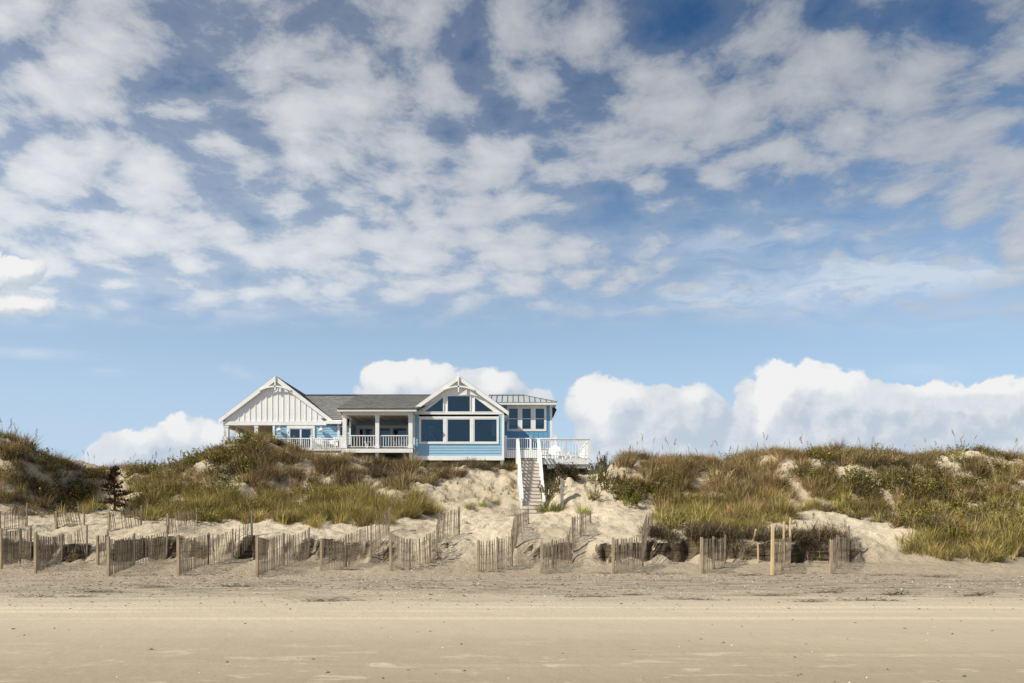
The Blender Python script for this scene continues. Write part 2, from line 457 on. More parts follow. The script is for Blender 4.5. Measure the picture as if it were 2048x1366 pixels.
def sand_material(name, beach):
    m, N, b, out = material(name)
    geo = N.node('ShaderNodeNewGeometry')
    pos = geo.outputs['Position']
    x, y, z = N.sep(pos)
    n_big = N.noise(pos, 0.25, 4, 0.55)
    n_mid = N.noise(pos, 1.6, 5, 0.6)
    n_fine = N.noise(pos, 14.0, 4, 0.6)
    grain = N.noise(pos, 90.0, 2, 0.5)
    flat = N.vmath('MULTIPLY', pos, (0.22, 1.0, 1.0))
    if beach:
        dry, damp, grey = (.505, .43, .32), (.315, .262, .182), (.335, .295, .235)
        yn = N.math('MULTIPLY_ADD', N.math('SUBTRACT', N.noise(flat, .5, 4, .6), .5), 5.0, y)
        col = N.mix(N.step(yn, 6.5, 16.5), damp, dry)
        # pale crusts left on the damp sand
        cr = N.noise(N.vmath('MULTIPLY', pos, (.9, 2.6, 1)), 1.3, 6, .62, .6)
        crm = N.math('MULTIPLY', N.step(cr, .56, .63), N.step(y, 13.0, 9.5))
        col = N.mix(N.math('MULTIPLY', crm, .6), col, (.52, .455, .335))
        # trampled, shelly belt towards the fences
        bn = N.math('MULTIPLY_ADD', N.math('SUBTRACT', N.noise(flat, .9, 5, .6), .5), 6.0, y)
        belt = N.step(bn, 16.0, 20.5)
        strk = N.noise(N.vmath('MULTIPLY', pos, (.35, 3.0, 1)), 1.6, 6, .7)
        gcol = N.mix(N.step(strk, .36, .62), (.19, .157, .112), (.40, .34, .255))
        col = N.mix(N.math('MULTIPLY', belt, .92), col, gcol)
        # weed stain specks
        sp = N.noise(N.vmath('MULTIPLY', pos, (1.0, 2.5, 1)), 5.5, 3, .6)
        col = N.mix(N.math('MULTIPLY', N.step(sp, .70, .76), N.step(y, 12.0, 19.0, .0, .9)), col, (.12, .095, .06))
        hb = N.math('MULTIPLY_ADD', n_mid, .7, N.math('MULTIPLY', n_fine, N.step(y, 13.0, 20.0, .12, .8)))
        bump(N, b, hb, .05)
    else:
        pale, dim = (.60, .51, .375), (.47, .39, .28)
        col = N.mix(N.step(n_big, .35, .65), pale, dim)
        col = N.mix(N.step(n_mid, .58, .72, 0, .45), col, (.38, .31, .215))
        # lower, trodden sand is greyer
        lowm = N.step(N.math('MULTIPLY_ADD', n_mid, .9, z), 1.5, .6)
        col = N.mix(N.math('MULTIPLY', lowm, .70), col, (.34, .275, .195))
        # damp sand and roots in the cut faces, darkened further with painted overhang shade
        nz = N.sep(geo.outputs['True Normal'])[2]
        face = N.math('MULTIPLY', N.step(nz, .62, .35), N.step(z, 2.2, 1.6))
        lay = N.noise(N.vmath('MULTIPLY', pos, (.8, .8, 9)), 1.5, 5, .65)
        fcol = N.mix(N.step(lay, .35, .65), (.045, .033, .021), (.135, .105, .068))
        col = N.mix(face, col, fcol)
        # plant litter on the planted slope, kept as an attribute of the ground
        at = N.node('ShaderNodeAttribute', attribute_name='litter')
        lit = N.math('MULTIPLY', at.outputs['Fac'], N.step(n_fine, .30, .55, .35, 1.0))
        col = N.mix(lit, col, N.mix(n_mid, (.24, .185, .115), (.38, .31, .205)))
        hb = N.math('MULTIPLY_ADD', N.noise(pos, 3.2, 6, .65), 1.0, N.math('MULTIPLY', n_fine, .45))
        bump(N, b, hb, .13)
    col = N.mix(N.step(grain, .35, .65, 0, .12), col, N.vmath('SCALE', col, .6))
    N.put(b.inputs['Base Color'], col)
    b.inputs['Roughness'].default_value = .93
    b.inputs['Specular IOR Level'].default_value = .12
    return m


M = {}
M['beach'] = sand_material('beach_sand', True)
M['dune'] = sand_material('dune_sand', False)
WHITE = (.78, .78, .76)
M['white'] = simple('white_paint', (.80, .80, .785), (.72, .72, .70), 1.2, .5)
M['panel'] = simple('white_panel', (.80, .80, .785), (.74, .74, .725), .8, .55)
M['blue'] = simple('pale_blue_siding', (.285, .48, .62), (.25, .435, .575), 1.0, .55, (1, 1, 6))
M['shaded_blue'] = simple('shaded_blue_board', (.15, .36, .57), (.13, .32, .52), 1.0, .55, (6, 1, 1))  # right wing blue, darkened to hold the central gable's shade in its colour
M['shingle'] = simple('grey_shingle', (.235, .232, .222), (.165, .163, .157), 9.0, .9, tint=True)
M['metal'] = simple('silver_roof_metal', (.47, .50, .49), (.40, .43, .42), 1.5, .38, spec=.5)
M['seam'] = simple('dark_roof_seam', (.17, .19, .20), (.13, .15, .16), 3, .5)
M['ceiling'] = simple('porch_ceiling', (.60, .53, .42), (.52, .46, .36), 1, .6)
M['tan'] = simple('tan_boards', (.37, .29, .21), (.29, .22, .16), 2, .7, (1, 1, 8))
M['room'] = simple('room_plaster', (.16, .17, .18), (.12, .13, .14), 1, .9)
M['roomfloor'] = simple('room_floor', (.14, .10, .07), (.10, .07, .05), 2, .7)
M['blind'] = simple('teal_blind', (.20, .36, .37), (.16, .30, .32), 1, .8, (1, 1, 14))
M['pale_blind'] = simple('pale_blind', (.55, .64, .62), (.45, .54, .53), 1, .8, (1, 1, 14))
M['dark'] = simple('dark_fittings', (.035, .035, .035), (.025, .025, .028), 3, .6)
M['shade'] = simple('charcoal_fabric', (.05, .052, .058), (.035, .037, .042), 4, .8)
M['underdeck'] = simple('weathered_timber', (.17, .13, .095), (.10, .078, .058), 3, .85, (1, 1, 5))
M['tread'] = simple('worn_tread', (.70, .65, .58), (.58, .53, .46), 4, .75, (.6, 6, 6), bmp=.003)
M['nosing'] = simple('brown_tread', (.36, .285, .215), (.27, .21, .155), 4, .8, (.6, 6, 6))  # brown treads, drawn as dark lines between the paler risers
M['rail_white'] = simple('white_timber', (.80, .795, .77), (.70, .69, .66), 3, .55, (4, 4, 1))
M['rail_grey'] = simple('greyed_white_timber', (.76, .76, .735), (.66, .66, .64), 3, .65, (4, 4, 1))
M['slat'] = simple('fence_slat', (.30, .25, .185), (.14, .117, .088), 5, .85, (3, 3, 1), tint=True)
M['grey_slat'] = simple('grey_slat', (.33, .31, .28), (.20, .185, .165), 5, .85, (3, 3, 1))
M['post'] = simple('fence_post', (.42, .325, .21), (.27, .205, .13), 4, .8, (4, 4, .7), bmp=.004)
M['newpost'] = simple('fresh_post', (.66, .49, .29), (.52, .37, .21), 4, .75, (4, 4, .7))
M['wire'] = simple('fence_wire', (.14, .13, .12), (.10, .09, .085), 8, .5)
M['wood'] = simple('driftwood', (.36, .30, .23), (.20, .16, .12), 4, .9, (1, 6, 6))
M['weed'] = simple('dried_weed', (.085, .065, .035), (.15, .11, .055), 8, .95)
M['shell'] = simple('shell', (.80, .78, .74), (.62, .58, .52), 9, .5)
M['cushion'] = simple('pale_cushion', (.70, .67, .60), (.62, .58, .52), 4, .9)


def plant_mat(name, rough=.6, trans=.16, var=.42):
    m, N, b, out = material(name)
    at = N.node('ShaderNodeAttribute', attribute_name='tint')
    oi = N.node('ShaderNodeObjectInfo')
    hsv = N.node('ShaderNodeHueSaturation')
    N.put(hsv.inputs['Color'], at.outputs['Color'])
    N.put(hsv.inputs['Value'], N.math('MULTIPLY_ADD', oi.outputs['Random'], 2 * var, 1 - var))
    r2 = N.math('FRACT', N.math('MULTIPLY', oi.outputs['Random'], 7.31))
    N.put(hsv.inputs['Hue'], N.math('MULTIPLY_ADD', r2, .035, .4825))
    N.put(b.inputs['Base Color'], hsv.outputs[0])
    b.inputs['Roughness'].default_value = rough
    b.inputs['Specular IOR Level'].default_value = .2
    tr = N.node('ShaderNodeBsdfTranslucent')
    N.put(tr.inputs['Color'], hsv.outputs[0])
    mx = N.node('ShaderNodeMixShader')
    mx.inputs[0].default_value = trans
    N.l.new(b.outputs[0], mx.inputs[1])
    N.l.new(tr.outputs[0], mx.inputs[2])
    N.l.new(mx.outputs[0], out.inputs[0])
    return m


M['plant'] = plant_mat('dune_plant')


def glass_mat():
    m, N, b, out = material('window_glass')
    tr = N.node('ShaderNodeBsdfTransparent')
    tr.inputs[0].default_value = (.50, .64, .70, 1)
    gl = N.node('ShaderNodeBsdfGlossy')
    gl.inputs['Roughness'].default_value = .015
    gl.inputs['Color'].default_value = (.50, .72, .90, 1)
    fr = N.node('ShaderNodeFresnel')
    fr.inputs['IOR'].default_value = 1.5
    mx = N.node('ShaderNodeMixShader')
    N.put(mx.inputs[0], N.math('ADD', fr.outputs[0], .045, clamp=True))
    N.l.new(tr.outputs[0], mx.inputs[1])
    N.l.new(gl.outputs[0], mx.inputs[2])
    N.l.new(mx.outputs[0], out.inputs[0])
    return m


M['glass'] = glass_mat()


# ------------------------------------------------------------------ object helpers
def tag(o, label=None, cat=None, group=None, kind=None):
    for k, v in (('label', label), ('category', cat), ('group', group), ('kind', kind)):
        if v:
            o[k] = v
    return o


def empty(name, loc, label, cat, group=None):
    o = bpy.data.objects.new(name, None)
    o.location = loc
    o.empty_display_size = .3
    COL.objects.link(o)
    return tag(o, label, cat, group)


def link(name, me, parent=None, loc=None, rot=None, scale=None):
    o = bpy.data.objects.new(name, me)
    COL.objects.link(o)
    if parent is not None:
        o.parent = parent
    if loc is not None:
        o.location = loc
    if rot is not None:
        o.rotation_euler = rot
    if scale is not None:
        o.scale = scale
    return o


class MB:
    """collects faces in world coordinates and links them as one mesh"""
    def __init__(self):
        self.v, self.f, self.t = [], [], []

    def add(self, vs_, fs_, tint=None):
        o = len(self.v)
        self.v += [tuple(p) for p in vs_]
        for f in fs_:
            self.f.append(tuple(i + o for i in f))
            self.t.append(tint or (1, 1, 1))
        return self

    def box(self, x0, x1, y0, y1, z0, z1, tint=None):
        v = [(x0, y0, z0), (x1, y0, z0), (x1, y1, z0), (x0, y1, z0), (x0, y0, z1), (x1, y0, z1), (x1, y1, z1), (x0, y1, z1)]
        return self.add(v, [(3, 2, 1, 0), (4, 5, 6, 7), (0, 1, 5, 4), (1, 2, 6, 5), (2, 3, 7, 6), (3, 0, 4, 7)], tint)

    def prism(self, poly, y0, y1, tint=None):
        """poly: list of (x, z), counter-clockwise seen from -Y"""
        n = len(poly)
        v = [(x, y0, z) for x, z in poly] + [(x, y1, z) for x, z in poly]
        fs = [tuple(range(n)), tuple(range(2 * n - 1, n - 1, -1))]
        fs += [(i + n, (i + 1) % n + n, (i + 1) % n, i) for i in range(n)]
        return self.add(v, fs, tint)

    def slab(self, quad, th, tint=None):
        """a plate below the four corners of quad"""
        q = [Vector(p) for p in quad]
        n = (q[1] - q[0]).cross(q[2] - q[0]).normalized()
        if n.z < 0:
            n = -n
        b = [p - n * th for p in q]
        k = len(q)
        fs = [tuple(range(k)), tuple(range(2 * k - 1, k - 1, -1))] + [(i + k, (i + 1) % k + k, (i + 1) % k, i) for i in range(k)]
        return self.add(q + b, fs, tint)

    def beam(self, p, q, w, h, up=(0, 0, 1), tint=None):
        p, q, up = Vector(p), Vector(q), Vector(up)
        d = (q - p).normalized()
        if abs(d.dot(up)) > .98:
            up = Vector((0, 1, 0))
        s = d.cross(up).normalized() * (w / 2)
        u = s.cross(d).normalized() * (h / 2)
        v = [p - s - u, p + s - u, p + s + u, p - s + u, q - s - u, q + s - u, q + s + u, q - s + u]
        return self.add(v, [(3, 2, 1, 0), (4, 5, 6, 7), (0, 1, 5, 4), (1, 2, 6, 5), (2, 3, 7, 6), (3, 0, 4, 7)], tint)

    def tube(self, pts, rad, n=6, tint=None, cap=True):
        pts = [Vector(p) for p in pts]
        rs = rad if hasattr(rad, '__len__') else [rad] * len(pts)
        vv, ff = [], []
        for i, p in enumerate(pts):
            d = (pts[min(i + 1, len(pts) - 1)] - pts[max(i - 1, 0)]).normalized()
            a = d.cross(Vector((.3, .9, .2))).normalized()
            b = d.cross(a)
            for k in range(n):
                c = 2 * math.pi * k / n
                vv.append(p + (a * math.cos(c) + b * math.sin(c)) * rs[i])
        for i in range(len(pts) - 1):
            for k in range(n):
                ff.append((i * n + k, i * n + (k + 1) % n, (i + 1) * n + (k + 1) % n, (i + 1) * n + k))
        if cap:
            ff += [tuple(range(n - 1, -1, -1)), tuple((len(pts) - 1) * n + k for k in range(n))]
        return self.add(vv, ff, tint)

    def lathe(self, axis_p, axis_d, prof, n=12, tint=None):
        p, d = Vector(axis_p), Vector(axis_d).normalized()
        return self.tube([p + d * a for a, r in prof], [r for a, r in prof], n, tint)

    def mesh(self, name, mats, origin=(0, 0, 0), tint=False, smooth=False):
        me = bpy.data.meshes.new(name)
        o = Vector(origin)
        me.from_pydata([(x - o.x, y - o.y, z - o.z) for x, y, z in self.v], [], self.f)
        for m in (mats if isinstance(mats, (list, tuple)) else [mats]):
            me.materials.append(m)
        if tint:
            at = me.attributes.new('tint', 'FLOAT_COLOR', 'CORNER')
            arr = np.array([(*self.t[i], 1.0) for i, f in enumerate(self.f) for _ in f], dtype=np.float32)
            at.data.foreach_set('color', arr.ravel())
        if smooth:
            me.polygons.foreach_set('use_smooth', [True] * len(me.polygons))
        me.validate()
        me.update()
        return me

    def build(self, name, mat, parent=None, origin=(0, 0, 0), tint=False, smooth=False, kind=None):
        o = link(name, self.mesh(name, mat, origin, tint, smooth), parent)
        if parent is None:
            o.location = origin
        if kind:
            o['kind'] = kind
        return o


# ------------------------------------------------------------------ ground
def grid_mesh(name, xs, ys, mat, litter=False):
    X, Y = np.meshgrid(xs, ys)
    Z = height(X, Y)
    nx, ny = len(xs), len(ys)
    co = np.stack([X, Y, Z], -1).reshape(-1, 3)
    i = np.arange(nx * ny).reshape(ny, nx)
    q = np.stack([i[:-1, :-1], i[:-1, 1:], i[1:, 1:], i[1:, :-1]], -1).reshape(-1, 4)
    me = bpy.data.meshes.new(name)
    me.vertices.add(len(co))
    me.vertices.foreach_set('co', co.ravel())
    me.loops.add(q.size)
    me.loops.foreach_set('vertex_index', q.ravel().astype(np.int32))
    me.polygons.add(len(q))
    me.polygons.foreach_set('loop_start', np.arange(0, q.size, 4, dtype=np.int32))
    me.polygons.foreach_set('loop_total', np.full(len(q), 4, dtype=np.int32))
    me.polygons.foreach_set('use_smooth', np.ones(len(q), dtype=bool))
    me.update()
    if litter:
        at = me.attributes.new('litter', 'FLOAT', 'POINT')
        at.data.foreach_set('value', litter_map(X.ravel(), Y.ravel(), Z.ravel()).astype(np.float32))
    me.materials.append(mat)
    o = link(name, me)
    o['kind'] = 'structure'
    return o

# ------------------------------------------------------------------ what grows where (column, row, half width, half height, weight)
REG = {
    'green': [(560, 1020, 290, 22, 2.2), (700, 1008, 170, 24, 1.9), (380, 1008, 140, 22, 1.9), (1420, 1042, 120, 26, 2.2), (1500, 1015, 90, 40, 1.2), (1360, 1010, 60, 40, .8),
              (1700, 1012, 110, 18, 2.0), (1800, 1024, 80, 18, 2.0), (1960, 1096, 130, 20, 2.3), (1880, 1075, 50, 50, 1.0), (2010, 1050, 90, 50, 1.0), (1650, 990, 60, 30, 1.),
              (30, 960, 60, 40, .6), (1330, 985, 50, 30, .5), (660, 1025, 150, 18, 1.0), (1600, 905, 90, 12, .8), (1950, 1000, 120, 40, .6), (340, 985, 90, 26, .8), (820, 1015, 40, 14, .8)],
    'dry': [(620, 955, 210, 45, 1.2), (500, 935, 100, 55, .8), (800, 945, 90, 24, .9), (1440, 955, 130, 55, 1.3), (1380, 930, 120, 30, 1.2), (1310, 928, 60, 26, .8),
            (1560, 912, 80, 20, 1.), (1700, 912, 170, 22, 1.2), (1650, 955, 80, 40, .9), (1960, 965, 80, 60, .8), (330, 950, 100, 22, .8), (60, 920, 90, 50, .9),
            (1480, 1000, 110, 40, .9), (1840, 990, 130, 60, .6), (1250, 925, 40, 16, .6), (2010, 930, 60, 24, .8), (1800, 920, 60, 18, .7), (0, 1000, 80, 30, .6)],
    'dark': [(860, 940, 170, 14, 1.4), (900, 952, 120, 22, 1.1), (770, 952, 90, 22, 1.1), (90, 975, 110, 50, 1.0), (20, 905, 70, 40, .8), (1730, 940, 90, 28, 1.), (1640, 940, 90, 16, 1.),
             (1800, 985, 130, 45, 1.0), (1940, 1045, 120, 34, 1.2), (470, 905, 70, 34, .8), (980, 938, 60, 14, 1.3), (150, 960, 60, 40, .9), (560, 960, 160, 40, .4), (1120, 965, 30, 22, .7)],
    'leaf': [(470, 912, 80, 50, 1.2), (440, 962, 60, 32, 1.1), (530, 965, 70, 30, .7), (110, 950, 110, 50, 1.0), (150, 985, 60, 30, 1.), (1800, 972, 140, 45, 1.1), (1910, 1030, 120, 44, 1.2),
             (1700, 962, 80, 32, .9), (335, 943, 70, 14, 1.1), (300, 985, 50, 28, .7), (1990, 940, 60, 30, .7), (1255, 990, 70, 26, .8), (1310, 995, 60, 20, .7), (620, 985, 70, 24, .6),
             (40, 940, 80, 40, .8), (1950, 900, 40, 10, .8), (1620, 920, 60, 20, .5), (400, 930, 40, 20, .9)],
}
BARE = [(930, 990, 130, 46, 1.6), (1130, 985, 80, 60, 1.0), (1200, 945, 40, 24, .9), (1590, 985, 34, 46, 1.0), (1700, 1048, 150, 18, 1.4), (1925, 930, 66, 22, .35), (430, 944, 24, 10, 1.0),
        (1285, 918, 60, 12, .6), (229, 985, 40, 42, 2.4), (1270, 1035, 90, 26, 1.4), (960, 945, 40, 8, .3), (1640, 1015, 60, 14, .8), (1210, 925, 30, 10, .5), (560, 930, 30, 8, .5),
        (470, 960, 20, 8, .8), (1610, 940, 40, 10, .4), (1840, 950, 30, 8, .5)]


def region(px, py, items):
    s = np.zeros_like(px, dtype=float)
    for cx, cy, rx, ry, w in items:
        r2 = ((px - cx) / rx) ** 2 + ((py - cy) / ry) ** 2
        s = s + w * np.exp(-r2 * 1.15)
    return s


def weights(X, Y, Z):
    Yc = np.maximum(Y, 5)
    px, py = CX + F * X / Yc, HY - F * (Z - CZ) / Yc
    bare = region(px, py, BARE)
    ws = {k: region(px, py, v) for k, v in REG.items()}
    # beyond the picture's sides and behind the crest the same mixed cover goes on
    off = np.clip(np.maximum(-px, px - 2048) / 120, 0, 1) * sstep((Y - 35) / 3)
    behind = sstep((Y - np.interp(X, _cx, _cy)) / .8)
    for k, g in (('green', .5), ('dry', .9), ('dark', .5), ('leaf', .5)):
        ws[k] = ws[k] + g * np.maximum(off, behind * .8)
    patch = fbm(X, Y, .9, 3, 70.0)
    tot = sum(ws.values())
    clump = fbm(X, Y, 1.15, 3, 75.0)
    tot = np.minimum(tot, 1.25)
    hole = sstep((fbm(X, Y, .62, 3, 110.0) - .08) / .35) * (1 - np.clip(ws['green'] - .8, 0, 1)) * sstep((Y - 35.5) / 1.5) * (1 - .7 * sstep((Y - np.interp(X, _cx, _cy) + 1.6) / 1.0))
    dens = np.clip(tot * (.90 + .80 * patch + 1.25 * clump) - bare * (1.0 - .5 * patch) - .36 - .50 * hole, 0, 1.3)
    under = (X > -18.6) & (X < 4.6) & (Y > 47.2)
    dens = np.where(under, 0, dens)
    dens = np.where((X > .25) & (X < 2.3) & (Y > 38.2) & (Y < 47.4), dens * .1, dens)
    sc = np.interp(X, _sx, _sv)
    dens = np.where((Y < 33.5) & (sc > .12), 0, dens)
    # dead roots hang out along the cut on the right
    edge = (X > 5.6) & (X < 13.2) & (Y > 31.2) & (Y < 32.5)
    dens = np.where(edge, .55 + .8 * fbm(X, Y, 1.1, 2, 77.0), dens)
    ws['dark'] = ws['dark'] + np.where(edge, 3.0, 0)
    return ws, dens


def litter_map(X, Y, Z):
    ws, dens = weights(X, Y, Z)
    return np.clip(dens * .5 - .06, 0, .5)


xs_fine = np.arange(-33, 33.01, .095)
xs = np.concatenate([-np.geomspace(4000, 33.4, 40), xs_fine, np.geomspace(33.4, 4000, 40)])
ys_b = np.concatenate([-np.geomspace(400, 1, 24), np.linspace(0, 6.5, 10), np.arange(7, 9.2, .12), np.arange(9.2, 10.8, .05), np.arange(10.8, 13.4, .12), np.arange(13.5, 16.2, .03), np.arange(16.2, 23.45, .06)])
ys_d = np.concatenate([[ys_b[-1]], np.arange(23.6, 29.9, .09), np.arange(29.9, 32.4, .05), np.arange(32.45, 46.5, .09), np.arange(46.8, 62, .5), np.geomspace(63, 9000, 40)])
grid_mesh('beach', xs[::1], ys_b, M['beach'])
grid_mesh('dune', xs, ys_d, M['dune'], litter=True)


# ------------------------------------------------------------------ plants as shapes
class PB:
    """plant mesh builder with a colour per blade"""
    def __init__(self, seed):
        self.r = random.Random(seed)
        self.b = MB()

    def blade(self, base, az, lean, L, w, tint, curl=.5, segs=3):
        p = Vector(base)
        pts, ws = [], []
        el = math.pi / 2 - lean
        for i in range(segs + 1):
            pts.append(p.copy())
            ws.append(w * (1 - (i / segs) ** 1.6) + .0015)
            p = p + Vector((math.cos(az) * math.cos(el), math.sin(az) * math.cos(el), math.sin(el))) * (L / segs)
            el -= curl / segs * (1 + i * .6)
        a2 = az + self.r.uniform(.6, 2.5)
        s = Vector((math.cos(a2), math.sin(a2), 0))
        v = []
        for q, ww in zip(pts, ws):
            v += [q - s * ww * .5, q + s * ww * .5]
        self.b.add(v, [(2 * i, 2 * i + 1, 2 * i + 3, 2 * i + 2) for i in range(segs)], tint)
        return pts

    def leaf(self, p, d, size, tint, wide=.5):
        p, d = Vector(p), Vector(d).normalized()
        s = d.cross(Vector((self.r.uniform(-1, 1), self.r.uniform(-1, 1), self.r.uniform(-.2, 1)))).normalized() * size * wide
        m = p + d * size * .55 + Vector((0, 0, size * .1))
        self.b.add([p, m - s * .5, p + d * size, m + s * .5], [(0, 1, 2, 3)], tint)


def vary(r, c, a=.25):
    k = 1 + r.uniform(-a, a)
    return (c[0] * k * (1 + r.uniform(-.1, .1)), c[1] * k, c[2] * k * (1 + r.uniform(-.15, .15)))


def grass_tuft(seed, n, hmin, hmax, cols, spread=.16, w=.017, lean=.45, curl=.7):
    P = PB(seed)
    r = P.r
    for _ in range(n):
        a, q = r.uniform(0, 6.283), spread * r.random() ** .5
        az = a + r.uniform(-.7, .7)
        P.blade((math.cos(a) * q, math.sin(a) * q, -.03), az, r.uniform(.02, lean), r.uniform(hmin, hmax), w * r.uniform(.7, 1.3), vary(r, r.choice(cols)), r.uniform(.1, curl))
    return P.b


def twig_tuft(seed, n, h, cols, spread=.22):
    P = PB(seed)
    r = P.r
    for _ in range(n):
        a, q = r.uniform(0, 6.283), spread * r.random() ** .5
        P.blade((math.cos(a) * q, math.sin(a) * q, r.uniform(-.05, h * .35)), r.uniform(0, 6.283), r.uniform(.1, 1.5), r.uniform(.6, 1.2) * h, .016 * r.uniform(.6, 1.3), vary(r, r.choice(cols)), r.uniform(-.4, 1.8), 3)
    return P.b


def leafy_tuft(seed, stems, leaves, h, cols, size=.06, spread=.18, stemcol=(.12, .085, .045)):
    P = PB(seed)
    r = P.r
    for _ in range(stems):
        a, q = r.uniform(0, 6.283), spread * r.random() ** .5
        pts = P.blade((math.cos(a) * q, math.sin(a) * q, -.03), a + r.uniform(-.6, .6), r.uniform(.05, .8), h * r.uniform(.6, 1.15), .012, vary(r, stemcol), r.uniform(-.2, .5))
        for _ in range(leaves // stems):
            t = r.uniform(.25, 3.0)
            i = min(int(t), 2)
            p = pts[i].lerp(pts[i + 1], t - i)
            P.leaf(p, (r.uniform(-1, 1), r.uniform(-1, 1), r.uniform(-.3, .9)), size * r.uniform(.6, 1.3), vary(r, r.choice(cols)), .55)
    return P.b


G = [(.28, .235, .05), (.37, .285, .075), (.18, .165, .04), (.46, .365, .15), (.52, .41, .20)]
DRY = [(.43, .315, .15), (.32, .23, .105), (.50, .38, .21), (.19, .135, .068), (.27, .235, .085), (.56, .44, .26)]
DARK = [(.15, .105, .062), (.095, .068, .04), (.24, .175, .105), (.17, .14, .065), (.10, .09, .035)]
LEAF = [(.14, .145, .024), (.20, .19, .032), (.09, .095, .02), (.32, .26, .045), (.24, .15, .045), (.34, .31, .055), (.075, .052, .025)]
PROTO = {
    'green': [grass_tuft(s, 38, .3, .72, G, .17, .018) for s in (1, 2, 3)] + [grass_tuft(4, 90, .4, .95, G, .30, .018, .8, .9)],
    'dry': [grass_tuft(s, 40, .22, .62, DRY, .2, .017, .9, 1.2) for s in (5, 6, 7)] + [grass_tuft(8, 110, .4, .9, DRY[:4], .34, .018, .9, 1.1)],
    'dark': [twig_tuft(s, 44, .30, DARK) for s in (9, 10)] + [twig_tuft(11, 130, .55, DARK, .42)],
    'leaf': [leafy_tuft(s, 10, 100, .42, LEAF, .07) for s in (12, 13, 14)] + [leafy_tuft(15, 26, 330, .62, LEAF[:6], .085, .36), leafy_tuft(16, 24, 300, .55, [LEAF[2], LEAF[6], LEAF[4], LEAF[0]], .08, .40)],
}
NAMES = {'green': 'dune_grass', 'dry': 'dry_grass', 'dark': 'dead_scrub', 'leaf': 'leafy_ground_cover'}
LABEL = {'green': ('yellow green grass fringing the foot of the dunes', 'grass'), 'dry': ('dry tan grass over the dune slopes', 'grass'),
         'dark': ('dark dead scrub and roots matted on the dunes', 'scrub'), 'leaf': ('low leafy green plants creeping over the dunes', 'ground cover')}


def scatter(kind, meshes, pts, rots, scales, idx):
    """one object that sets the plant shapes at its points"""
    coll = bpy.data.collections.new(NAMES[kind] + '_shapes')
    for i, b in enumerate(meshes):
        coll.objects.link(bpy.data.objects.new('%s_shape' % NAMES[kind], b.mesh(NAMES[kind], M['plant'], tint=True)))
    order = sorted(range(len(coll.objects)), key=lambda i: coll.objects[i].name)
    me = bpy.data.meshes.new(NAMES[kind])
    me.vertices.add(len(pts))
    me.vertices.foreach_set('co', pts.astype(np.float32).ravel())
    for nm, typ, key, arr in (('rot', 'FLOAT_VECTOR', 'vector', rots), ('scl', 'FLOAT_VECTOR', 'vector', scales), ('idx', 'INT', 'value', idx)):
        at = me.attributes.new(nm, typ, 'POINT')
        at.data.foreach_set(key, np.ascontiguousarray(arr.ravel()))
    o = link(NAMES[kind], me)
    tag(o, LABEL[kind][0], LABEL[kind][1], kind='stuff')
    ng = bpy.data.node_groups.new(NAMES[kind], 'GeometryNodeTree')
    ng.interface.new_socket('Geometry', in_out='INPUT', socket_type='NodeSocketGeometry')
    ng.interface.new_socket('Geometry', in_out='OUTPUT', socket_type='NodeSocketGeometry')
    n, l = ng.nodes, ng.links
    gi, go = n.new('NodeGroupInput'), n.new('NodeGroupOutput')
    ci = n.new('GeometryNodeCollectionInfo')
    ci.inputs['Collection'].default_value = coll
    ci.inputs['Separate Children'].default_value = True
    ci.inputs['Reset Children'].default_value = True
    ip = n.new('GeometryNodeInstanceOnPoints')
    ip.inputs['Pick Instance'].default_value = True

    def attr(nm, typ):
        a = n.new('GeometryNodeInputNamedAttribute')
        a.data_type = typ
        a.inputs['Name'].default_value = nm
        return a.outputs['Attribute']
    e2r = n.new('FunctionNodeEulerToRotation')
    l.new(attr('rot', 'FLOAT_VECTOR'), e2r.inputs[0])
    l.new(gi.outputs[0], ip.inputs['Points'])
    l.new(ci.outputs[0], ip.inputs['Instance'])
    l.new(attr('idx', 'INT'), ip.inputs['Instance Index'])
    l.new(e2r.outputs[0], ip.inputs['Rotation'])
    l.new(attr('scl', 'FLOAT_VECTOR'), ip.inputs['Scale'])
    l.new(ip.outputs[0], go.inputs[0])
    md = o.modifiers.new('plants', 'NODES')
    md.node_group = ng
    return o


def pick_shape(m, cnt):
    # the broad shapes are the rarer ones
    big = 1 if m < 5 else 2
    return np.where(rng.random(cnt) < .36, m - 1 - rng.integers(0, big, cnt), rng.integers(0, m - big, cnt))


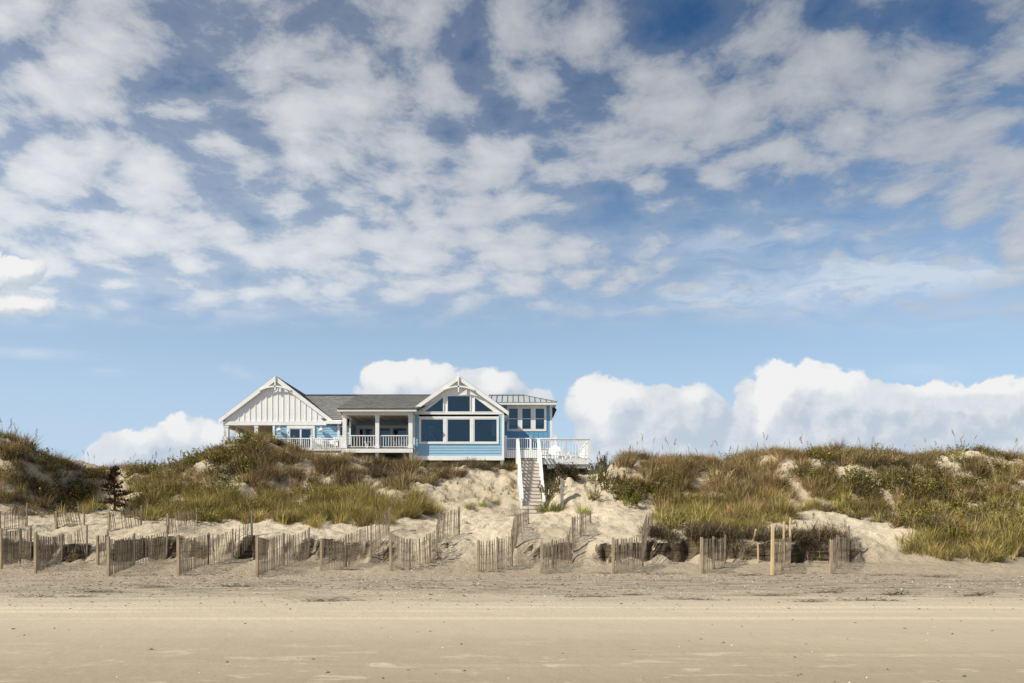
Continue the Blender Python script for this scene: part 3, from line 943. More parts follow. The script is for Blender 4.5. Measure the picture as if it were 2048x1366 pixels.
def plant_all():
    n = 150000
    X = rng.uniform(-33, 33, n)
    Y = rng.uniform(28.3, 50, n)
    keep = (np.abs(X) < Y * .70) & (Y < np.interp(X, _cx, _cy) + 1.6)
    X, Y = X[keep], Y[keep]
    Z = height(X, Y)
    ws, dens = weights(X, Y, Z)
    p = np.clip(dens * .32, 0, .30)
    pick = rng.random(len(X)) < p
    X, Y, Z = X[pick], Y[pick], Z[pick]
    ks = list(ws)
    Wt = np.stack([ws[k][pick] ** 1.6 * {'green': .55, 'dry': 1.05, 'leaf': 1.35, 'dark': 1.2}.get(k, 1.0) + .015 for k in ks], 1)
    Wt *= np.exp(1.9 * np.stack([fbm(X, Y, .9, 3, 80.0 + 7 * i) for i in range(len(ks))], 1))
    Wt /= Wt.sum(1, keepdims=True)
    c = (Wt.cumsum(1) > rng.random((len(X), 1))).argmax(1)
    for i, k in enumerate(ks):
        m = c == i
        cnt = int(m.sum())
        rots = np.stack([rng.uniform(-.2, .2, cnt), rng.uniform(-.2, .2, cnt), rng.uniform(0, 6.283, cnt)], 1).astype(np.float32)
        s = (rng.uniform(.5, 1.25, cnt) * (1 + .25 * fbm(X[m], Y[m], .6, 2, 90.0)))
        crest = np.exp(-((Y[m] - np.interp(X[m], _cx, _cy)) / .9) ** 2)
        s = s * (1 - .28 * crest)
        scl = np.stack([s, s, s * rng.uniform(.8, 1.15, cnt)], 1).astype(np.float32)
        pts = np.stack([X[m], Y[m], Z[m] - .02], 1)
        scatter(k, PROTO[k], pts, rots, scl, pick_shape(len(PROTO[k]), cnt).astype(np.int32))
        print('PLANTS', k, cnt)


plant_all()

# ------------------------------------------------------------------ beach house
def PX(px, D):
    return (px - CX) / F * D


def PZ(py, D):
    return CZ + (HY - py) / F * D


HO = Vector((-7.5, 52.0, 5.2))                       # the house's base point
house = empty('beach_house', HO, 'pale blue beach house with white gables standing on top of the dune', 'house')


def hb(name, mb, mat, parent=house, tint=False, kind=None, label=None, smooth=False):
    o = mb.build(name, mat, parent, HO, tint, smooth, kind)
    if label:
        o['label'] = label
    return o


def hbox(name, px0, px1, py0, py1, D0, D1, mat, parent=house, Dm=None):
    """a box whose front face covers the photograph rectangle at depth Dm (default D0)"""
    Dm = Dm or D0
    b = MB().box(PX(px0, Dm), PX(px1, Dm), D0, D1, PZ(py1, Dm), PZ(py0, Dm))
    return hb(name, b, mat, parent)


def cut_rows(x0, x1, holes, z0, z1):
    """x intervals of a board between z0 and z1 that are left beside the openings"""
    iv = [(x0, x1)]
    for hx0, hx1, hz0, hz1 in holes:
        if z1 > hz0 + .01 and z0 < hz1 - .01:
            nv = []
            for a, b in iv:
                if hx1 <= a or hx0 >= b:
                    nv.append((a, b))
                else:
                    if hx0 > a:
                        nv.append((a, hx0))
                    if hx1 < b:
                        nv.append((hx1, b))
            iv = nv
    return [(a, b) for a, b in iv if b - a > .005]


def siding(name, x0, x1, z0, z1, D, holes, mat, step=.165, parent=house):
    """lapped boards, each leaning out over the one below"""
    b = MB()
    zs = [z0]
    while zs[-1] < z1 - .01:
        nx = zs[-1] + step
        for hx0, hx1, hz0, hz1 in holes:
            for e in (hz0, hz1):
                if zs[-1] + .02 < e < nx - .02:
                    nx = e
        zs.append(min(nx, z1))
    for a, c in zip(zs, zs[1:]):
        for u, v in cut_rows(x0, x1, holes, a, c):
            b.add([(u, D - .022, a), (v, D - .022, a), (v, D, c), (u, D, c), (u, D + .06, a), (v, D + .06, a), (v, D + .06, c), (u, D + .06, c)],
                  [(0, 1, 2, 3), (5, 4, 7, 6), (4, 5, 1, 0), (3, 2, 6, 7), (4, 0, 3, 7), (1, 5, 6, 2)])
    return hb(name, b, mat, parent, kind='stuff')


def window(px0, px1, py0, py1, D, fw=1.6, rail=None, sill=False, name='window', label=None, depth=.10, mat=None):
    """frame as the part, pane(s) below it; px/py are the glass edges"""
    x0, x1, z0, z1 = PX(px0, D), PX(px1, D), PZ(py1, D), PZ(py0, D)
    w = fw / F * D
    b = MB()
    y0, y1 = D - .045, D + depth
    b.box(x0 - w, x0, y0, y1, z0 - w, z1 + w).box(x1, x1 + w, y0, y1, z0 - w, z1 + w)
    b.box(x0, x1, y0, y1, z1, z1 + w).box(x0, x1, y0, y1, z0 - w, z0)
    f = hb(name, b, mat or M['white'], label=label)
    zr = [z0, z1]
    if rail is not None:
        r = PZ(rail, D)
        hb('meeting_rail', MB().box(x0, x1, D - .01, D + .05, r - .022, r + .022), M['white'], f)
        hb('pane', MB().box(x0, x1, D + .045, D + .05, z0, r - .022), M['glass'], f)
        hb('pane', MB().box(x0, x1, D + .02, D + .025, r + .022, z1), M['glass'], f)
    else:
        hb('pane', MB().box(x0, x1, D + .03, D + .035, z0, z1), M['glass'], f)
    return f, (x0 - w * .5, x1 + w * .5, z0 - w * .5, z1 + w * .5)


def shingle_roof(name, a, b, c, d, parent=house, course=.15, tabw=.30):
    """shingled plane: a-b along the eave, d-c along the top"""
    a, b, c, d = map(Vector, (a, b, c, d))
    L = ((d - a).length + (c - b).length) / 2
    n = max(2, int(L / course))
    nrm = (b - a).cross(d - a).normalized()
    if nrm.z < 0:
        nrm = -nrm
    m = MB().slab([a, b, c, d], .045, (.5, .5, .5))
    r = random.Random(5)
    for i in range(n):
        p0, q0 = a.lerp(d, i / n), b.lerp(c, i / n)
        p1, q1 = a.lerp(d, min(1, (i + 1.25) / n)), b.lerp(c, min(1, (i + 1.25) / n))
        W_ = (q0 - p0).length
        k = max(1, int(W_ / tabw))
        off = (i % 2) * .5
        es = [0.0] + [min(1, max(0, (j + off) / k)) for j in range(1, k + 1)] + [1.0]
        for s, t in zip(es, es[1:]):
            if t - s < 1e-4:
                continue
            lift = nrm * (.016 + r.uniform(0, .006))
            g = r.uniform(.78, 1.18)
            v = [p0.lerp(q0, s) + lift, p0.lerp(q0, t) + lift, p1.lerp(q1, t) + nrm * .003, p1.lerp(q1, s) + nrm * .003, p0.lerp(q0, s), p0.lerp(q0, t)]
            m.add(v, [(0, 1, 2, 3), (4, 5, 1, 0)], (g, g, g * .99))
    return hb(name, m, M['shingle'], parent, tint=True)


FLOOR = PZ(900, 49.2)                                 # porch floor height

# --- floor, foundation beams and pilings
fl = MB().box(-18.3, -10.3, 48.7, 58, FLOOR - .2, FLOOR).box(-10.3, -5.95, 47.95, 58, FLOOR - .2, FLOOR).box(-5.95, -.5, 48.6, 58, FLOOR - .2, FLOOR).box(-.5, 2.7, 49.3, 58, FLOOR - .2, FLOOR)
hb('floor', fl, M['underdeck'])
for px, D in ((454, 48.9), (512, 48.9), (572, 48.9), (640, 48.9), (690, 48.2), (754, 48.2), (821, 48.2), (1004, 48.7), (917, 50.5), (1061, 49.5), (1100, 51.6), (860, 50.5), (740, 51), (620, 52)):
    x = PX(px, D)
    hb('piling', MB().box(x - .1, x + .1, D, D + .2, h1(x, D) - .4, FLOOR - .2), M['white'] if px in (1004, 754, 821) else M['underdeck'])

# --- left wing: gable front with battens
DL, DG = 50.0, 49.84
zE, zA, xA = PZ(838.3, DG), PZ(751.3, DG), PX(550.4, DG)
xL, xR = PX(437, DG), PX(663.8, DG)
sl = (zA - zE) / (xA - xL)
b = MB()
for s in (-1, 1):
    xe = xL if s < 0 else xR
    b.prism([(xe, zE - .27), (xe, zE - .005), (xA, zA - .005), (xA, zA - .33)] if s < 0 else [(xA, zA - .33), (xA, zA - .005), (xe, zE - .005), (xe, zE - .27)], DG, DG + .045)
hb('barge_board', b, M['white'])
b = MB()
for s in (-1, 1):
    xe = xL if s < 0 else xR
    b.slab([(xe, DG + .05, zE), (xA, DG + .05, zA), (xA, 60, zA), (xe, 60, zE)], .03)
hb('roof', shingle_roof('roof', (xL, DG + .05, zE + .01), (xL, 60, zE + .01), (xA, 60, zA + .01), (xA, DG + .05, zA + .01)) and b, M['shade'])
shingle_roof('roof', (xR, DG + .05, zE + .01), (xR, 60, zE + .01), (xA, 60, zA + .01), (xA, DG + .05, zA + .01))
# soffits
b = MB()
for s in (-1, 1):
    xe = xL + .05 if s < 0 else xR - .05
    b.slab([(xe, DG + .05, zE - .13), (xA, DG + .05, zA - .13), (xA, DL + .04, zA - .13), (xe, DL + .04, zE - .13)], .02)
hb('soffit', b, M['white'])
# gable infill
gz = PZ(842.5, DL)
xi0, xi1 = PX(449, DL), PX(654, DL)
zi = lambda x: zA - .22 - abs(x - xA) * sl
hb('gable_wall', MB().prism([(xi0, gz), (xi1, gz), (xi1, zi(xi1)), (xA, zi(xA)), (xi0, zi(xi0))], DL + .03, DL + .10), M['panel'])
for k in range(17):
    px = 454.5 + 11.15 * k
    x = PX(px, DL)
    top = zi(x) - .02
    if top - gz > .12:
        hb('batten', MB().box(x - .03, x + .03, DL + .002, DL + .03, gz + .02, top), M['panel'])


def truss(px, D, arch_y, tipx, base_y, king_y):
    """king post and curved collar under a gable peak"""
    x = PX(px, D)
    hb('king_post', MB().box(x - .04, x + .04, D - .07, D - .003, PZ(king_y, D), PZ(753, D)), M['white'])
    w = abs(PX(tipx, D) - x)
    z0, z1 = PZ(base_y, D), PZ(arch_y, D)
    b = MB()
    n = 14
    pts = [(x + w * (2 * i / n - 1), z0 + (z1 - z0) * (1 - (2 * i / n - 1) ** 2)) for i in range(n + 1)]
    for (xa, za), (xb, zb) in zip(pts, pts[1:]):
        b.add([(xa, D - .07, za - .045), (xb, D - .07, zb - .045), (xb, D - .07, zb + .045), (xa, D - .07, za + .045),
               (xa, D - .006, za - .045), (xb, D - .006, zb - .045), (xb, D - .006, zb + .045), (xa, D - .006, za + .045)],
              [(0, 1, 2, 3), (5, 4, 7, 6), (0, 4, 5, 1), (3, 2, 6, 7)])
    hb('collar_arch', b, M['white'])


truss(550.4, DG, 773, 519, 781, 781)
# frieze, soffit return at the left eave
hbox('frieze_board', 447, 653, 843, 850.5, DL - .05, DL + .16, M['white'], Dm=DL)
hbox('eave_return', 652.5, 684, 842.5, 848.5, DL - .25, DL + .5, M['white'], Dm=DL)
# porch of the left wing
for px0, px1 in ((448, 456.5), (509, 515.5)):
    x0, x1 = PX(px0, DL), PX(px1, DL)
    c = hb('column', MB().box(x0, x1, DL, DL + .26, FLOOR, PZ(850.5, DL)), M['white'])
    hb('column_base', MB().box(x0 - .025, x1 + .025, DL - .025, DL + .285, FLOOR, FLOOR + .3), M['white'], c)
    hb('column_cap', MB().box(x0 - .025, x1 + .025, DL - .024, DL + .284, PZ(855, DL), PZ(851.6, DL)), M['white'], c)
xl = PX(448, DL)
for D in (52.1, 54.0, 55.8):
    hb('column', MB().box(xl + .02, xl + .24, D, D + .22, FLOOR, PZ(850, DL) + .02), M['white'])
hb('porch_ceiling', MB().box(xl - .02, PX(549.5, DL), DL + .17, 57, PZ(850, DL) + .03, PZ(850, DL) + .09), M['ceiling'])
hb('porch_beam', MB().box(xl, xl + .16, DL + .27, 57, PZ(850, DL) - .16, PZ(850, DL) + .03), M['white'])
hb('wall', MB().box(xl + .3, PX(549.5, DL), 56.6, 56.8, FLOOR, PZ(850, DL)), M['tan'])
f, _ = window(512, 552, 866, 878, 56.55, 2.0)
hb('wall', MB().box(PX(547, DL) - .02, PX(549, DL), DL + .16, 56.6, FLOOR, PZ(850, DL)), M['tan'])

# front wall of the left wing with the glazed door
wz0, wz1 = FLOOR, PZ(850.5, DL)
door = (PX(576, DL), PX(627, DL), FLOOR, PZ(851, DL))
narrow = (PX(680, DL), PX(690, DL), PZ(900, DL), PZ(853, DL))
siding('siding', PX(549.6, DL), PX(700, DL), wz0, wz1, DL + .05, [door, narrow], M['blue'])
hbox('corner_board', 545.5, 549.6, 850.5, 901, DL - .02, DL + .1, M['white'], Dm=DL)
hbox('corner_board', 675, 679.3, 848.6, 901, DL - .01, DL + .05, M['white'], Dm=DL)
b = MB()
for a in ((574, 580, 851, 900), (625, 629.5, 851, 900), (580, 625, 851, 857)):
    b.box(PX(a[0], DL), PX(a[1], DL), DL - .03, DL + .06, PZ(a[3], DL), PZ(a[2], DL))
hb('door_surround', b, M['white'])
for a, c in ((581, 600), (603, 622)):
    f, _ = window(a, c, 858.5, 897, DL + .05, 1.4, name='glazed_door')
    hb('blind', MB().box(PX(a, DL), PX(c, DL), DL + .16, DL + .18, PZ(897, DL), PZ(858.5, DL)), M['blind'], f)
window(680.6, 686, 853.5, 897, DL + .05, 1.2)


def barn_light(px, py, D):
    c = W(px, py, D)
    o = empty('barn_light', c, 'white bell shaped barn light %s on the blue wall' % ('left of the glazed door' if px < 600 else 'right of the glazed door'), 'lamp', 'barn lights on the house wall')
    MB().lathe(c + Vector((0, .17, .16)), (0, -1, 0), [(0, .08), (.03, .08)], 10).build('wall_plate', M['white'], o, c)
    MB().tube([c + Vector((0, .15, .16)), c + Vector((0, .02, .24)), c + Vector((0, -.10, .20)), c + Vector((0, -.12, .10))], .016, 6).build('arm', M['white'], o, c)
    MB().lathe(c + Vector((0, -.12, .11)), (0, 0, -1), [(0, .05), (.05, .07), (.08, .12), (.14, .19), (.17, .20)], 14).build('lamp_shade', M['white'], o, c, smooth=True)
    MB().lathe(c + Vector((0, -.12, -.06)), (0, 0, -1), [(0, .045), (.07, .045), (.09, .02)], 8).build('bulb', M['cushion'], o, c)


barn_light(559.5, 860, DL - .08)
barn_light(643, 860, DL - .08)


# --- railings
_bal = {}


def railing(px0, px1, D, ytop, ybot, posts, step=.118, mat='white', x_is_world=None, parent=house, origin=HO, y1=None, pw=.13, cap=True, zt=None, zb=None):
    """a straight railing; posts are photograph columns; a railing is a part, its pieces sub-parts"""
    zt = PZ(ytop, D) if zt is None else zt
    zb = PZ(ybot, D) if zb is None else zb
    x0, x1 = PX(px0, D), PX(px1, D)
    m = M[mat]
    if y1 is None:
        hr = MB().box(x0, x1, D - .045, D + .045, zt - .06, zt).build('railing', m, parent, origin)
        MB().box(x0, x1, D - .025, D + .025, zb, zb + .045).build('bottom_rail', m, hr, origin)
        n = max(1, int((x1 - x0) / step))
        line = [(x0 + (x1 - x0) * (i + .5) / n, D) for i in range(n)]
    else:
        hr = MB().box(x0 - .045, x0 + .045, D, y1, zt - .06, zt).build('railing', m, parent, origin)
        MB().box(x0 - .025, x0 + .025, D, y1, zb, zb + .045).build('bottom_rail', m, hr, origin)
        n = max(1, int((y1 - D) / step))
        line = [(x0, D + (y1 - D) * (i + .5) / n) for i in range(n)]
    key = (round(zt - zb, 3), mat)
    if key not in _bal:
        h = zt - zb - .12
        _bal[key] = MB().box(-.017, .017, -.017, .017, 0, h).mesh('baluster', m)
    for x, y in line:
        if any(abs(PX(p, D) - x) < pw * .5 + .02 for p in posts):
            continue
        link('baluster', _bal[key], hr, Vector((x, y, zb + .045)) - origin)
    for p in posts:
        xp = PX(p, D)
        MB().box(xp - pw / 2, xp + pw / 2, D - pw / 2, D + pw / 2, zb - .12, zt + (.10 if cap else 0)).build('rail_post', m, hr, origin)
        if cap:
            MB().box(xp - pw / 2 - .02, xp + pw / 2 + .02, D - pw / 2 - .02, D + pw / 2 + .02, zt + .10, zt + .14).build('post_cap', m, hr, origin)
    return hr


D_R = 48.75
railing(478, 685, D_R, 876, 897, (484, 553.5, 623, 683))
hbox('skirt_board', 476, 686, 901.2, 915, D_R - .03, D_R + .02, M['white'])
hbox('deck_edge', 476, 686, 898.6, 901, D_R - .06, D_R + .3, M['white'])

# --- covered porch in the middle
DP = 48.0
b = MB().box(PX(674.5, 47.6), PX(833, 47.6), 47.6, 47.64, PZ(822.6, 47.6), PZ(817.2, 47.6))
b.box(PX(674.5, 47.6), PX(674.5, 47.6) + .04, 47.64, 51, PZ(822.6, 47.6), PZ(817.2, 47.6))
hb('fascia', b, M['white'])
hb('soffit', MB().box(PX(674.5, 47.6) + .04, PX(833, 47.6), 47.64, 48.0, PZ(822.3, 47.6), PZ(821.6, 47.6)), M['white'])
hbox('porch_beam', 685, 825.5, 822.6, 830, DP, DP + .22, M['white'])
hb('porch_beam', MB().box(PX(685, DP), PX(685, DP) + .2, DP + .22, 51.9, PZ(830, DP), PZ(822.6, DP)), M['white'])
for px0, px1 in ((685, 693), (750.6, 758), (816.8, 825)):
    x0, x1 = PX(px0, DP), PX(px1, DP)
    c = hb('column', MB().box(x0, x1, DP - .012, DP + .24, FLOOR, PZ(830, DP)), M['white'])
    hb('column_base', MB().box(x0 - .03, x1 + .03, DP - .042, DP + .27, FLOOR, PZ(890.5, DP)), M['white'], c)
    hb('column_cap', MB().box(x0 - .025, x1 + .025, DP - .037, DP + .265, PZ(834, DP), PZ(830, DP) - .004), M['white'], c)
hbox('deck_edge', 683.5, 826, 897.6, 905.4, DP - .1, DP - .06, M['white'], Dm=DP)
for px0, px1 in ((694.5, 750), (759, 816)):
    railing(px0, px1, DP + .11, 870.5, 894.5, (), .155)
cz = PZ(830, DP)
hb('porch_ceiling', MB().box(PX(686, DP), PX(829, DP), DP + .05, 51.9, cz + .12, cz + .18), M['ceiling'])
for px in (716, 741, 766, 792, 817):
    hb('ceiling_batten', MB().box(PX(px, 50) - .03, PX(px, 50) + .03, DP + .23, 51.8, cz + .09, cz + .12), M['panel'])
DB = 51.9
siding('siding', PX(702, DB), PX(829, DB), FLOOR, cz + .12, DB, [(PX(713, DB), PX(817, DB), FLOOR, PZ(856, DB))], M['blue'])
b = MB()
for a in ((712, 718, 851, 899), (746, 759, 851, 899), (781, 785, 856, 899), (813, 820, 851, 899), (718, 746, 851, 857), (759, 813, 851, 856)):
    b.box(PX(a[0], DB), PX(a[1], DB), DB - .04, DB + .06, PZ(a[3], DB), PZ(a[2], DB))
hb('door_surround', b, M['white'])
for a, c in ((719.5, 745), (760.5, 780), (786.5, 812)):
    f, _ = window(a, c, 858.4, 898, DB + .03, 1.2, name='glazed_door')
    hb('blind', MB().box(PX(a, DB), PX(c, DB), DB + .3, DB + .32, FLOOR, PZ(873, DB)), M['blind'], f)
# side wall of the left wing seen inside the porch
b = MB()
xs_ = PX(700, DL)
for i in range(14):
    z0 = FLOOR + i * .165
    if z0 < cz - .2:
        b.add([(xs_ + .022, DL + .1, z0), (xs_ + .022, DB, z0), (xs_, DB, z0 + .165), (xs_, DL + .1, z0 + .165), (xs_ - .05, DL + .1, z0), (xs_ - .05, DB, z0), (xs_ - .05, DB, z0 + .165), (xs_ - .05, DL + .1, z0 + .165)],
              [(0, 1, 2, 3), (4, 7, 6, 5), (3, 2, 6, 7), (0, 4, 5, 1)])
hb('siding', b, M['blue'], kind='stuff')
hb('corner_board', MB().box(xs_ - .06, xs_ + .05, DL - .012, DL + .1, FLOOR, PZ(843, DL)), M['white'])
hb('wall', MB().box(xs_ - .06, xs_ + .03, DL + .1, DB, cz - .22, cz + .3), M['white'])

# --- main roof behind porch and left wing
ridge_z, ridge_y = PZ(790.3, 54), 54.0
e1y, e1z = 49.9, PZ(838.5, 49.9)
e2y, e2z = 47.55, PZ(816.6, 47.55)
xa, xm, xe = PX(590, 54), PX(674.2, 47.6), PX(917, 48) + .2
shingle_roof('roof', (PX(645, 50), e1y, e1z), (xm, e1y, e1z), (xm, ridge_y, ridge_z), (xa, ridge_y, ridge_z))
shingle_roof('roof', (xm, e2y, e2z), (PX(833.5, 47.6), e2y, e2z), (xe, ridge_y, ridge_z + .012), (xm, ridge_y, ridge_z + .012))
hb('roof', MB().slab([(xa, ridge_y, ridge_z - .01), (xe, ridge_y, ridge_z - .01), (xe, 60, 7.6), (xa, 60, 7.6)], .1), M['shingle'])
hb('ridge_cap', MB().slab([(PX(604, 54), ridge_y - .16, ridge_z - .01), (xe, ridge_y - .16, ridge_z - .01), (xe, ridge_y + .02, ridge_z + .05), (PX(604, 54), ridge_y + .02, ridge_z + .05)], .02), M['shingle'])
hb('wall', MB().add([(xm + .03, e2y + .3, e2z - .02), (xm + .03, ridge_y, ridge_z - .12), (xm + .03, e1y, e1z - .1)], [(0, 1, 2)]).add(
    [(xm + .06, e2y + .3, e2z - .02), (xm + .06, ridge_y, ridge_z - .12), (xm + .06, e1y, e1z - .1)], [(2, 1, 0)]), M['white'])
hb('gutter', MB().box(PX(655, 49.9), xm - .02, 49.78, 49.92, e1z - .20, e1z - .06), M['white'])

# --- central wing: the big window gable
DC, DF = 48.5, 48.24
xA, zA = PX(917, DF), PZ(749.3, DF)
xR, zE = PX(1017.3, DF), PZ(822.8, DF)
xL = 2 * xA - xR
sl = (zA - zE) / (xR - xA)
b = MB()
b.prism([(xL, zE - .24), (xA, zA - .33), (xA, zA - .005), (xL, zE - .005)], DF, DF + .045)
b.prism([(xA, zA - .33), (xR, zE - .24), (xR, zE - .005), (xA, zA - .005)], DF, DF + .045)
hb('barge_board', b, M['white'])
shingle_roof('roof', (xL, DF + .05, zE), (xL, 58, zE), (xA, 58, zA), (xA, DF + .05, zA))
shingle_roof('roof', (xR, DF + .05, zE), (xR, 58, zE), (xA, 58, zA), (xA, DF + .05, zA))
b = MB()
for xe_ in (xL + .05, xR - .03):
    b.slab([(xe_, DF + .05, zE - .12), (xA, DF + .05, zA - .12), (xA, DC + .04, zA - .12), (xe_, DC + .04, zE - .12)], .02)
b.box(PX(1008.3, DC) + .01, xR - .03, DC + .05, 51.4, zE - .22, zE - .2)
hb('soffit', b, M['white'])
hb('fascia', MB().box(xR - .03, xR, DF + .05, 51.4, zE - .24, zE - .10), M['white'])
truss(917, DF, 773, 885.5, 780.5, 784)
q = lambda px, py: (PX(px, DC), PZ(py, DC))
yl = lambda px: 758.5 + abs(917 - px) * .742
b = MB()
for poly in ([(826, 823.6), (848.3, 823.6), (886.2, 794.9), (886.2, yl(886.2)), (826, yl(826))],
             [(886.2, 823.6), (895.5, 823.6), (895.5, yl(895.5)), (886.2, yl(886.2))],
             [(895.5, 792.2), (939.8, 792.2), (939.8, yl(939.8)), (917, yl(917)), (895.5, yl(895.5))],
             [(939.8, 823.6), (949.6, 823.6), (949.6, yl(949.6)), (939.8, yl(939.8))],
             [(949.6, 794.9), (987.5, 823.6), (1008.3, 823.6), (1008.3, yl(1008.3)), (949.6, yl(949.6))]):
    b.prism([q(*p) for p in poly], DC + .03, DC + .12)
hb('gable_wall', b, M['panel'])
hbox('frieze_board', 829, 1008.3, 823.6, 828.6, DC - .01, DC + .1, M['white'])
# raked windows
for tri, nm in (([(848.3, 823.2), (886, 823.2), (886, 794.9)], 'l'), ([(949.8, 823.2), (987.5, 823.2), (949.8, 794.9)], 'r')):
    P3 = [q(*p) for p in tri]
    cxm, czm = sum(p[0] for p in P3) / 3, sum(p[1] for p in P3) / 3
    out3 = [(cxm + (p[0] - cxm) * 1.16, czm + (p[1] - czm) * 1.16) for p in P3]
    b = MB()
    for i in range(3):
        j = (i + 1) % 3
        b.prism([out3[i], out3[j], P3[j], P3[i]], DC - .02, DC + .10)
    f = hb('window', b, M['white'], label='triangular window under the gable slope')
    hb('pane', MB().prism(P3, DC + .05, DC + .055), M['glass'], f)
window(895.5, 939.8, 792.2, 823.2, DC + .03, 1.6)
holes = [(PX(838, DC), PX(997.4, DC), PZ(887.8, DC), PZ(833, DC))]
siding('siding', PX(829, DC), PX(1004, DC), PZ(911.8, DC), PZ(828.6, DC), DC + .03, holes, M['blue'])
b = MB()
for a in ((838, 840.5, 833, 887.8), (888, 893.6, 833, 887.8), (941.5, 947.3, 833, 887.8), (995.2, 997.6, 833, 887.8)):
    b.box(PX(a[0], DC), PX(a[1], DC), DC - .03, DC + .1, PZ(a[3], DC), PZ(a[2], DC))
for a in ((840.5, 888), (893.6, 941.5), (947.3, 995.2)):
    b.box(PX(a[0], DC), PX(a[1], DC), DC - .03, DC + .1, PZ(887.8, DC), PZ(885.2, DC)).box(PX(a[0], DC), PX(a[1], DC), DC - .03, DC + .1, PZ(837.2, DC), PZ(833, DC))
hb('window_trim', b, M['white'])
for a, c in ((842.2, 886.2), (895.5, 939.8), (949.2, 993.3)):
    window(a, c, 839, 883.4, DC + .03, 1.75)
hbox('corner_board', 1004, 1008.4, 829, 912, DC - .02, DC + .09, M['white'])
hbox('corner_board', 826.5, 829.6, 829, 912, DC - .02, DC + .09, M['white'])
hbox('skirt_board', 829, 1008.4, 911.8, 920.5, DC - .035, DC + .05, M['white'])
xw = PX(1008.4, DC)
hb('wall', MB().box(xw - .08, xw, DC + .1, 51.6, FLOOR - .1, zE - .2), M['blue'])
xw0 = PX(829, DC)
hb('wall', MB().box(xw0, xw0 + .08, DC + .1, 52, FLOOR - .1, zE), M['blue'])
# rooms behind the glass
b = MB()
b.box(xw0 + .1, xw - .1, 55.5, 55.6, FLOOR, zA - .3).box(xw0 + .09, xw0 + .13, 52, 55.5, FLOOR, zE + .3).box(xw - .13, xw - .09, DC + .2, 55.5, FLOOR, zE + .3)
b.slab([(xw0, DC + .2, zE + .35), (xA, DC + .2, zA - .2), (xA, 55.6, zA - .2), (xw0, 55.6, zE + .35)], .02).slab([(xw, DC + .2, zE + .35), (xA, DC + .2, zA - .2), (xA, 55.6, zA - .2), (xw, 55.6, zE + .35)], .02)
b.box(PX(702, DB), xw0, 55.4, 55.5, FLOOR, cz).box(PX(545, DL), PX(702, DL), 54, 54.1, FLOOR, PZ(850, DL)).box(PX(700, DL), xw0, DB + .2, 55.4, cz + .2, cz + .25)
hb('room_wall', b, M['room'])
hb('partition', MB().box(PX(983, 49.6), xw - .14, 49.6, 49.68, FLOOR + .9, PZ(838, DC)), M['panel'])
hb('partition', MB().box(PX(846, 54), PX(905, 54), 54.0, 54.1, FLOOR, FLOOR + 1.1), M['tan'])
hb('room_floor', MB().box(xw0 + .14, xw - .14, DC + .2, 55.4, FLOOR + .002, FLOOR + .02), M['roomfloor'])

# --- right wing with the metal roof
DW = 51.5
wx0, wx1 = PX(1003, DW), PX(1103.6, DW)
wins = [(1018.3, 1035.5), (1044.6, 1061.6), (1071.2, 1088.2)]
case = (PX(1013.8, DW), PX(1092.8, DW), PZ(862.5, DW), PZ(810, DW))
b = MB()
x = wx0
while x < wx1 - .02:
    x2 = min(x + .30, wx1)
    for u, v, z0, z1 in [(x, x2 - .012, PZ(916, DW), case[2])] + [(u, v, case[2], case[3]) for u, v in cut_rows(x, x2 - .012, [case], case[2] + .02, case[3] - .02)] + [(x, x2 - .012, case[3], PZ(807, DW))]:
        o = MB().box(u, v, DW, DW + .06, z0, z1)
        hb('board', o, M['shaded_blue'])
    x = x2
hb('wall', MB().box(wx0, case[0] + .02, DW + .062, DW + .1, PZ(916, DW), PZ(807, DW)).box(case[1] - .02, wx1, DW + .062, DW + .1, PZ(916, DW), PZ(807, DW)).box(case[0] + .02, case[1] - .02, DW + .062, DW + .1, PZ(916, DW), case[2] + .02), M['shaded_blue'])
hb('wall', MB().box(wx1 - .08, wx1 - .002, DW + .1, 56, PZ(916, DW), PZ(807, DW)), M['shaded_blue'])
b = MB()
edges = [1013.8] + [e for w_ in wins for e in (w_[0] - 1.4, w_[1] + 1.4)] + [1092.8]
for i in range(0, len(edges), 2):
    b.box(PX(edges[i], DW), PX(edges[i + 1], DW), DW - .03, DW + .08, case[2], case[3])
for w_ in wins:
    b.box(PX(w_[0] - 1.4, DW), PX(w_[1] + 1.4, DW), DW - .03, DW + .08, PZ(816, DW), case[3]).box(PX(w_[0] - 1.4, DW), PX(w_[1] + 1.4, DW), DW - .03, DW + .08, case[2], PZ(859.4, DW))
hb('window_trim', b, M['panel'])
for w_ in wins:
    f, _ = window(w_[0], w_[1], 817.4, 858, DW + .01, 1.4, rail=837.5)
    hb('blind', MB().box(PX(w_[0], DW), PX(w_[1] - 3, DW), DW + .12, DW + .14, PZ(850, DW), PZ(838.5, DW)), M['pale_blind'], f)
hb('corner_board', MB().box(wx1 - .12, wx1 + .02, DW - .02, DW + .12, PZ(916, DW), PZ(807, DW)), M['panel'])
b = MB().box(wx0 + .2, wx1 - .1, 55.6, 55.7, FLOOR, PZ(807, DW)).box(wx0 + .2, wx1 - .1, DW + .1, 55.6, PZ(807, DW), PZ(806, DW))
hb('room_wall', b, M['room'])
DE = 50.9
ez = PZ(804, DE)
ex0, ex1 = PX(975, DE), PX(1113.3, DE)
rx, rz = PX(1048.7, 53.5), PZ(791, 53.5)
b = MB().slab([(ex0, DE, ez), (ex1, DE, ez), (rx, 53.5, rz), (ex0, 53.5, rz)], .05).slab([(ex1, DE, ez), (ex1, 56.1, ez), (rx, 53.5, rz)], .05).slab([(ex1, 56.1, ez), (ex0, 56.1, ez), (ex0, 53.5, rz), (rx, 53.5, rz)], .05)
mroof = hb('metal_roof', b, M['metal'])
